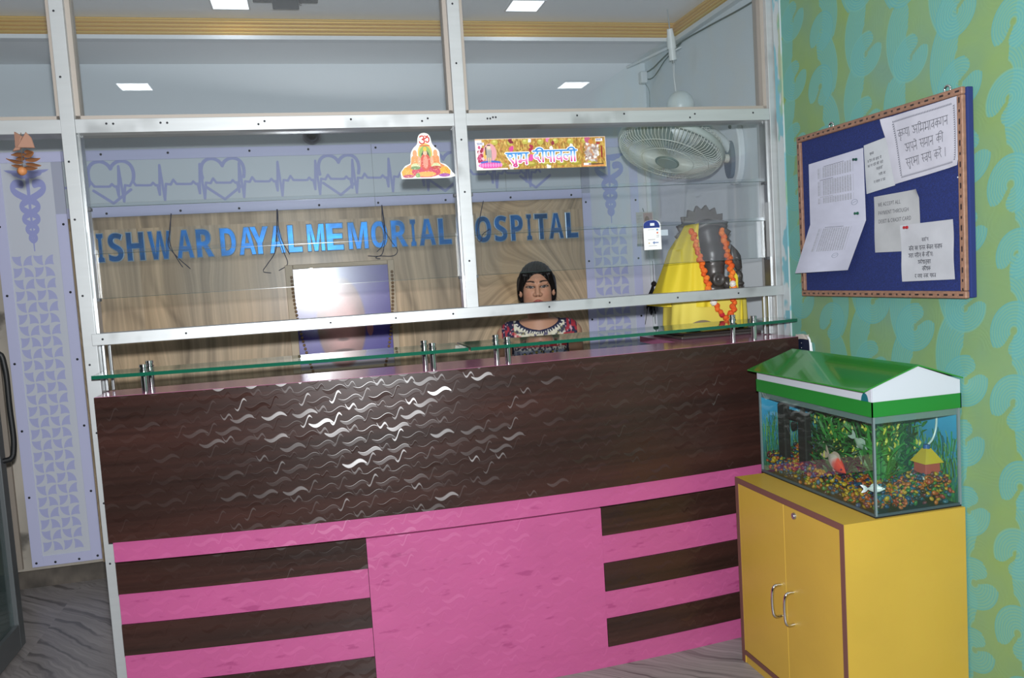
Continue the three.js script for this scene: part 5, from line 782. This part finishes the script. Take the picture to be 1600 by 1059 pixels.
  part('shawl', sheet((u, v) => { const a = at(Lp, v), b = at(Rp, v), U = Math.max(0, u - 0.3) / 0.7, f = 0.006 * Math.sin(u * 26 + v * 5) * (0.3 + v); if (u < 0.3) { const w = u / 0.3; return [a[0] + 0.02 * (1 - w) ** 2, a[1] - 0.0, lerp(-0.15 * (0.3 + v), -0.01, w) + f]; } return [lerp(a[0], b[0], U), lerp(a[1], b[1], U), -0.01 + (0.09 + 0.02 * v) * Math.sin(U * Math.PI * 0.52) + f]; }, 48, 30), cloth, t, 'bright yellow shawl falling over the left side');
  part('shawl', sheet((u, v) => { const x = lerp(0.055, 0.148 - 0.02 * (1 - v), u), top = lerp(0.31, 0.17, u ** 0.8), f = 0.005 * Math.sin(u * 17 + v * 8); return [lerp(x, x + 0.01, v), lerp(top, 0.06, v), 0.05 + 0.045 * Math.sin(Math.PI * (0.15 + 0.7 * u)) - 0.07 * u * u + f]; }, 24, 16), cloth, t, 'yellow cloth over the right shoulder');
  part('fringe', sheet((u, v) => [lerp(-0.15, -0.02, u), 0.052 + 0.022 * Math.sin(Math.PI * u) * (1 - v) - 0.006 * u, 0.103 + 0.006 * Math.sin(Math.PI * u)], 20, 2), S(0x7d6f58, { roughness: 0.8, side: THREE.DoubleSide }), t, 'dark fringed cloth edge');
  // marigold garland, two strands meeting low in front
  const gl = part('garland', tube([[-0.094, 0.425, 0.075], [-0.085, 0.338, 0.095], [-0.058, 0.209, 0.11], [0.016, 0.066, 0.125], [0.05, 0.189, 0.11], [0.045, 0.344, 0.085], [0.028, 0.43, 0.075]], 0.002, 60, 5), S(0x6a5a30), t, 'orange, red and white marigold garland');
  const cur = new THREE.CatmullRomCurve3([[-0.098, 0.425, 0.078], [-0.089, 0.338, 0.1], [-0.073, 0.261, 0.112], [-0.059, 0.209, 0.116], [-0.038, 0.144, 0.12], [-0.013, 0.091, 0.126], [0.016, 0.068, 0.13], [0.041, 0.113, 0.125], [0.05, 0.189, 0.117], [0.048, 0.267, 0.106], [0.042, 0.344, 0.09], [0.028, 0.425, 0.078]].map((q) => new THREE.Vector3(...q)));
  const fl = (() => { const g = new THREE.IcosahedronGeometry(0.0105, 2), p = g.attributes.position; for (let i = 0; i < p.count; i++) { const x = p.getX(i), y = p.getY(i), z = p.getZ(i), k = 1 + 0.3 * (noise(x * 420 + 50, y * 420 + 9 + z * 300, 2) - 0.5); p.setXYZ(i, x * k, y * k * 0.85, z * k); } g.computeVertexNormals(); return g; })();
  const tones = [0xe0661c, 0xd9571a, 0xe87a28, 0xb81f2c, 0xe0dad0].map((h) => S(h, { roughness: 0.8 })), r = rng(63), N = 52;
  for (let k = 0; k < N; k++) { const q = cur.getPointAt(k / (N - 1)), low = sstep(0.26, 0.16, q.y), pick = r() < 0.05 + 0.28 * low ? (r() < 0.5 ? 3 : 4) : Math.floor(r() * 3); const m = part('flower', fl, tones[pick], gl); m.position.set(q.x + (k % 2 ? 0.004 : -0.004) + (r() - 0.5) * 0.004, q.y + (r() - 0.5) * 0.003, q.z + (r() - 0.5) * 0.006); m.rotation.set(r() * 3, r() * 3, r() * 3); m.scale.setScalar(0.95 + 0.4 * r()); }
  for (let k = 0; k < 5; k++) { const m = part('flower', fl, tones[3], gl); m.position.set(0.012 + k * 0.0075, 0.038 + 0.004 * (k % 2), 0.128); }
}

// ---------------------------------------------------------------- the receptionist
{
  const t = thing('person', 'young woman with dark hair in a sleeveless navy floral dress standing behind the counter', 'person', [-0.742, 0, -0.9]);
  t.rotation.y = -0.24;
  const H = [0, 1.336, 0.0];                        // head centre
  const skin = 0xb98a70, sh = (p) => [p[0] - H[0], p[1] - H[1], p[2] - H[2]];
  const headF = (w) => {
    const p = sh(w), x = Math.abs(p[0]), q = [x, p[1], p[2]];
    let d = ell(p, [0, 0.03, -0.012], [0.073, 0.082, 0.09]);
    d = smin(d, ell(p, [0, -0.03, 0.024], [0.06, 0.074, 0.064]), 0.03); d = smin(d, ell(q, [0.03, -0.028, 0.05], [0.026, 0.03, 0.026]), 0.03);
    d = smin(d, ell(p, [0, -0.096, 0.058], [0.02, 0.016, 0.018]), 0.025); d = smin(d, ell(q, [0.042, -0.07, 0.01], [0.02, 0.03, 0.04]), 0.03);
    d = smax(d, -ell(q, [0.031, 0.004, 0.094], [0.019, 0.012, 0.014]), 0.014);
    d = smin(d, cone(q, [0.014, 0.024, 0.083], [0.045, 0.024, 0.07], 0.006, 0.005), 0.016);
    d = smin(d, ell(q, [0.031, 0.004, 0.066], [0.0135, 0.0125, 0.0145]), 0.003);
    d = smin(d, cone(p, [0, 0.012, 0.084], [0, -0.028, 0.1], 0.0065, 0.0105), 0.012); d = smin(d, ell(q, [0.0115, -0.032, 0.09], [0.009, 0.008, 0.011]), 0.006);
    d = smin(d, cone(q, [0.0, -0.0595, 0.089], [0.02, -0.0615, 0.079], 0.0062, 0.003), 0.006); d = smin(d, cone(q, [0.0, -0.069, 0.087], [0.017, -0.066, 0.079], 0.0065, 0.003), 0.006);
    d = smax(d, -cone(q, [0, -0.0645, 0.097], [0.02, -0.0645, 0.084], 0.0016, 0.001), 0.003);
    d = smin(d, smax(ell(q, [0.077, -0.012, -0.006], [0.012, 0.031, 0.019]), -ell(q, [0.09, -0.01, 0.002], [0.01, 0.02, 0.011]), 0.004), 0.008);
    d = smin(d, cone(p, [0, -0.07, -0.02], [0, -0.2, -0.028], 0.05, 0.052), 0.03);
    return d;
  };
  const headPaint = (w) => {
    const p = sh(w), x = Math.abs(p[0]), y = p[1], z = p[2];
    if (z > 0.04) {
      const ex = (x - 0.031) / 0.0155, ey = (y - 0.0035 - 0.0012 * ex) / 0.0046, e = Math.hypot(ex, ey);
      if (e < 1) { const ir = Math.hypot(x - 0.0305, y - 0.0045); return ir < 0.0076 ? 0x150c0a : 0x8a7e76; }
      if (e < 1.5 && y > 0.0025) return 0x1d1210; if (e < 1.3) return 0x4a2c22;
      const bt = (x - 0.012) / 0.042, by = y - (0.0255 + 0.0045 * Math.sin(clamp(bt) * 2.7)); if (bt > 0 && bt < 1 && Math.abs(by) < 0.0042 * (1.1 - 0.7 * bt)) return 0x2b1b16;
      const lx = x / 0.0235, up = -0.0645 + 0.0085 * (1 - lx * lx), lo = -0.0645 - 0.0105 * (1 - lx * lx); if (lx < 1 && y < up && y > lo && z > 0.066) return Math.abs(y + 0.0645) < 0.0014 ? 0x541f20 : 0xa34d4c;
      if (Math.hypot((x - 0.0075) / 0.0035, (y + 0.0385) / 0.0022) < 1) return 0x5a362c; if (Math.hypot(p[0], (y - 0.04)) < 0.002) return 0x6a1a22;
    }
    const c = new THREE.Color(skin), blush = sstep(0.03, 0.0, Math.hypot(x - 0.04, y + 0.03)); c.lerp(new THREE.Color(0xb97a66), 0.35 * blush); c.multiplyScalar(0.97 + 0.06 * noise(p[0] * 160, y * 160, 5)); return c;
  };
  const torso = (p) => {
    const x = Math.abs(p[0]), q = [x, p[1], p[2]];
    let d = ell(p, [0, 1.03, -0.03], [0.135, 0.16, 0.088]); d = smin(d, cone(q, [0.03, 1.155, -0.03], [0.15, 1.12, -0.03], 0.036, 0.04), 0.05);
    d = smin(d, ell(q, [0.065, 1.0, 0.038], [0.056, 0.058, 0.05]), 0.04); d = smin(d, ell(p, [0, 0.88, -0.025], [0.115, 0.14, 0.08]), 0.05); d = smin(d, ell(p, [0, 0.74, -0.03], [0.155, 0.13, 0.1]), 0.06);
    return d;
  };
  const armJ = [[0.158, 1.115, -0.03], [0.185, 0.88, -0.04], [0.16, 0.7, 0.09], [0.15, 0.66, 0.125]];
  const bodyF = (p) => {
    const x = Math.abs(p[0]), q = [x, p[1], p[2]];
    let d = torso(p); d = smin(d, cone(p, [0, 1.27, -0.024], [0, 1.13, -0.03], 0.05, 0.06), 0.04);
    let a = cone(q, armJ[0], armJ[1], 0.043, 0.034); a = smin(a, cone(q, armJ[1], armJ[2], 0.034, 0.024), 0.02); d = smin(d, a, 0.03);
    d = smin(d, cone(q, [0.085, 0.72, -0.03], [0.085, 0.39, -0.02], 0.083, 0.054), 0.04); d = smin(d, cone(q, [0.085, 0.39, -0.02], [0.085, 0.08, -0.045], 0.052, 0.032), 0.03); d = smin(d, ell(q, [0.09, 0.035, 0.02], [0.04, 0.034, 0.11]), 0.03);
    return d;
  };
  const handF = (p) => {
    const x = Math.abs(p[0]), q = [x, p[1], p[2]], w = armJ[2];
    let d = cone(q, w, [0.152, 0.665, 0.12], 0.024, 0.02); d = smin(d, ell(q, [0.147, 0.638, 0.142], [0.015, 0.042, 0.034]), 0.015);
    for (let k = 0; k < 4; k++) { const z = 0.115 + k * 0.019, L = [0.034, 0.042, 0.04, 0.03][3 - k], y = 0.603 + k * 0.005; const b = [0.143, y, z], m = [0.137, y - L * 0.6, z + 0.006], e = [0.124, y - L * 1.1, z + 0.008]; d = smin(d, smin(cone(q, b, m, 0.0088, 0.008), cone(q, m, e, 0.008, 0.0068), 0.003), 0.005); }
    d = smin(d, smin(cone(q, [0.145, 0.65, 0.165], [0.128, 0.628, 0.19], 0.011, 0.0095), cone(q, [0.128, 0.628, 0.19], [0.12, 0.602, 0.2], 0.0095, 0.008), 0.004), 0.008);
    return d;
  };
  const headG = sdfMesh(headF, [-0.115, H[1] - 0.2, -0.125], [0.115, H[1] + 0.13, 0.125], 110, headPaint);
  const plain = () => skin;
  const bodyG = sdfMesh((p) => smax(bodyF(p), p[1] - 1.19, 0.004), [-0.26, -0.02, -0.2], [0.26, 1.24, 0.2], 120, plain);
  const handR = sdfMesh(handF, [0.09, 0.53, 0.06], [0.2, 0.73, 0.22], 64, plain), handL = sdfMesh(handF, [-0.2, 0.53, 0.06], [-0.09, 0.73, 0.22], 64, plain);
  const strip = (g) => { const q = g.toNonIndexed(); return q; };
  part('body', mergeGeometries([headG, bodyG, handR, handL].map(strip)), S(0xffffff, { vertexColors: true, roughness: 0.52 }), t);
  // hair: parted cap pulled back into a tail
  const hairF = (w) => {
    const p = sh(w), q = [Math.abs(p[0]), p[1], p[2]];
    let d = ell(p, [0, 0.032, -0.018], [0.083, 0.092, 0.098]); d = smin(d, ell(q, [0.07, -0.015, -0.018], [0.023, 0.062, 0.045]), 0.03); d = smin(d, cone(p, [0.0, -0.03, -0.085], [0.015, -0.24, -0.085], 0.045, 0.02), 0.04);
    d += 0.0016 * Math.sin(p[0] * 420 + p[2] * 90) * 0.6;
    const face = ell(p, [0.003, -0.05, 0.096], [0.068, 0.117, 0.094]); d = smax(d, -face, 0.008); d = smin(d, cone(q, [0.06, 0.062, 0.045], [0.0735, -0.01, 0.014], 0.016, 0.014), 0.012);
    d = smax(d, -ell(q, [0.09, -0.04, 0.02], [0.026, 0.03, 0.026]), 0.008);
    return d;
  };
  part('hair', sdfMesh(hairF, [-0.12, H[1] - 0.28, -0.16], [0.12, H[1] + 0.15, 0.11], 90), P(0x14100f, { roughness: 0.42, specularIntensity: 0.5 }), t, 'black hair tied back');
  // dress: fitted bodice and flared skirt, navy with an embroidered yoke
  const dressF = (p) => {
    const x = Math.abs(p[0]), q = [x, p[1], p[2]];
    let d = torso(p) - 0.007; const y = p[1], wv = 0.006 * Math.sin(Math.atan2(p[2], p[0]) * 9); d = smin(d, smax(Math.hypot(p[0] / 1.0, (p[2] + 0.03) / 0.72) - lerp(0.15, 0.225, clamp((0.8 - y) / 0.4)) - wv, Math.abs(y - 0.6) - 0.2, 0.01), 0.03);
    d = smin(d, cone(q, [0.135, 1.14, -0.03], [0.172, 1.105, -0.03], 0.043, 0.047), 0.015);
    const shell = Math.max(d, -(d + 0.012)); let s = smax(shell, -ell(p, [0, 1.222, 0.012], [0.112, 0.084, 0.13]), 0.004);
    s = Math.max(s, x - 0.178); s = smax(s, -cone(q, [0.225, 1.065, -0.03], [0.2, 0.9, -0.03], 0.05, 0.05), 0.004); s = smax(s, -cone(q, [0.172, 1.0, -0.035], [0.19, 0.8, -0.03], 0.045, 0.05), 0.004); return s;
  };
  const dressPaint = (p) => {
    const x = Math.abs(p[0]), y = p[1], a = noise(p[0] * 95, y * 95 + p[2] * 60, 7), b = noise(p[0] * 160 + 9, y * 160, 11), navy = 0x1f2140;
    if (p[2] < -0.02 && x < 0.11) return a > 0.74 ? 0xb9b4bb : navy;
    const neck = ell(p, [0, 1.222, 0.012], [0.112, 0.084, 0.13]); if (neck < 0.011) return navy;
    if (x > 0.118 && y > 1.09) return a > 0.56 ? 0xa12a38 : b > 0.72 ? 0xcfa0aa : navy;
    if (neck < 0.02) return Math.sin(Math.atan2(y - 1.2, p[0]) * 46) > 0.1 ? 0xe6e3d8 : navy;
    if (x > 0.125) return b > 0.75 ? 0xd9d6d4 : navy;
    if (y > 1.098 && neck < 0.05) return x > 0.055 ? (a > 0.5 ? 0xd9d4bf : b > 0.6 ? 0x8a8350 : 0x3a3c50) : (a > 0.45 ? 0xcfc8b0 : 0x55506a);
    if (y > 1.06) return p[0] > 0.05 ? (a > 0.4 ? 0xb0222e : 0xdcd2c4) : (b > 0.42 ? 0xcf6a6c : a > 0.6 ? 0xe0b4ac : 0xa83a48);
    if (y > 1.045) return b > 0.5 ? 0xd5d0c6 : 0x3c3e58; return a > 0.6 ? 0x9aa0b4 : b > 0.62 ? 0x6a6f88 : b < 0.25 ? 0xb8a83c : 0x2a2d48;
  };
  part('dress', sdfMesh(dressF, [-0.25, 0.36, -0.24], [0.25, 1.22, 0.2], 140, dressPaint), S(0xffffff, { vertexColors: true, roughness: 0.8, side: THREE.DoubleSide }), t, 'navy dress with a red and white embroidered yoke');
  for (const s of [-1, 1]) part('sandal', bx(s * 0.09 - 0.042, s * 0.09 + 0.042, 0, 0.012, -0.09, 0.135, 0.005), S(0x2a2220), t);
}

scene.traverse((o) => { if (o.isMesh) { o.castShadow = true; o.receiveShadow = true; } });
renderer.render(scene, camera);
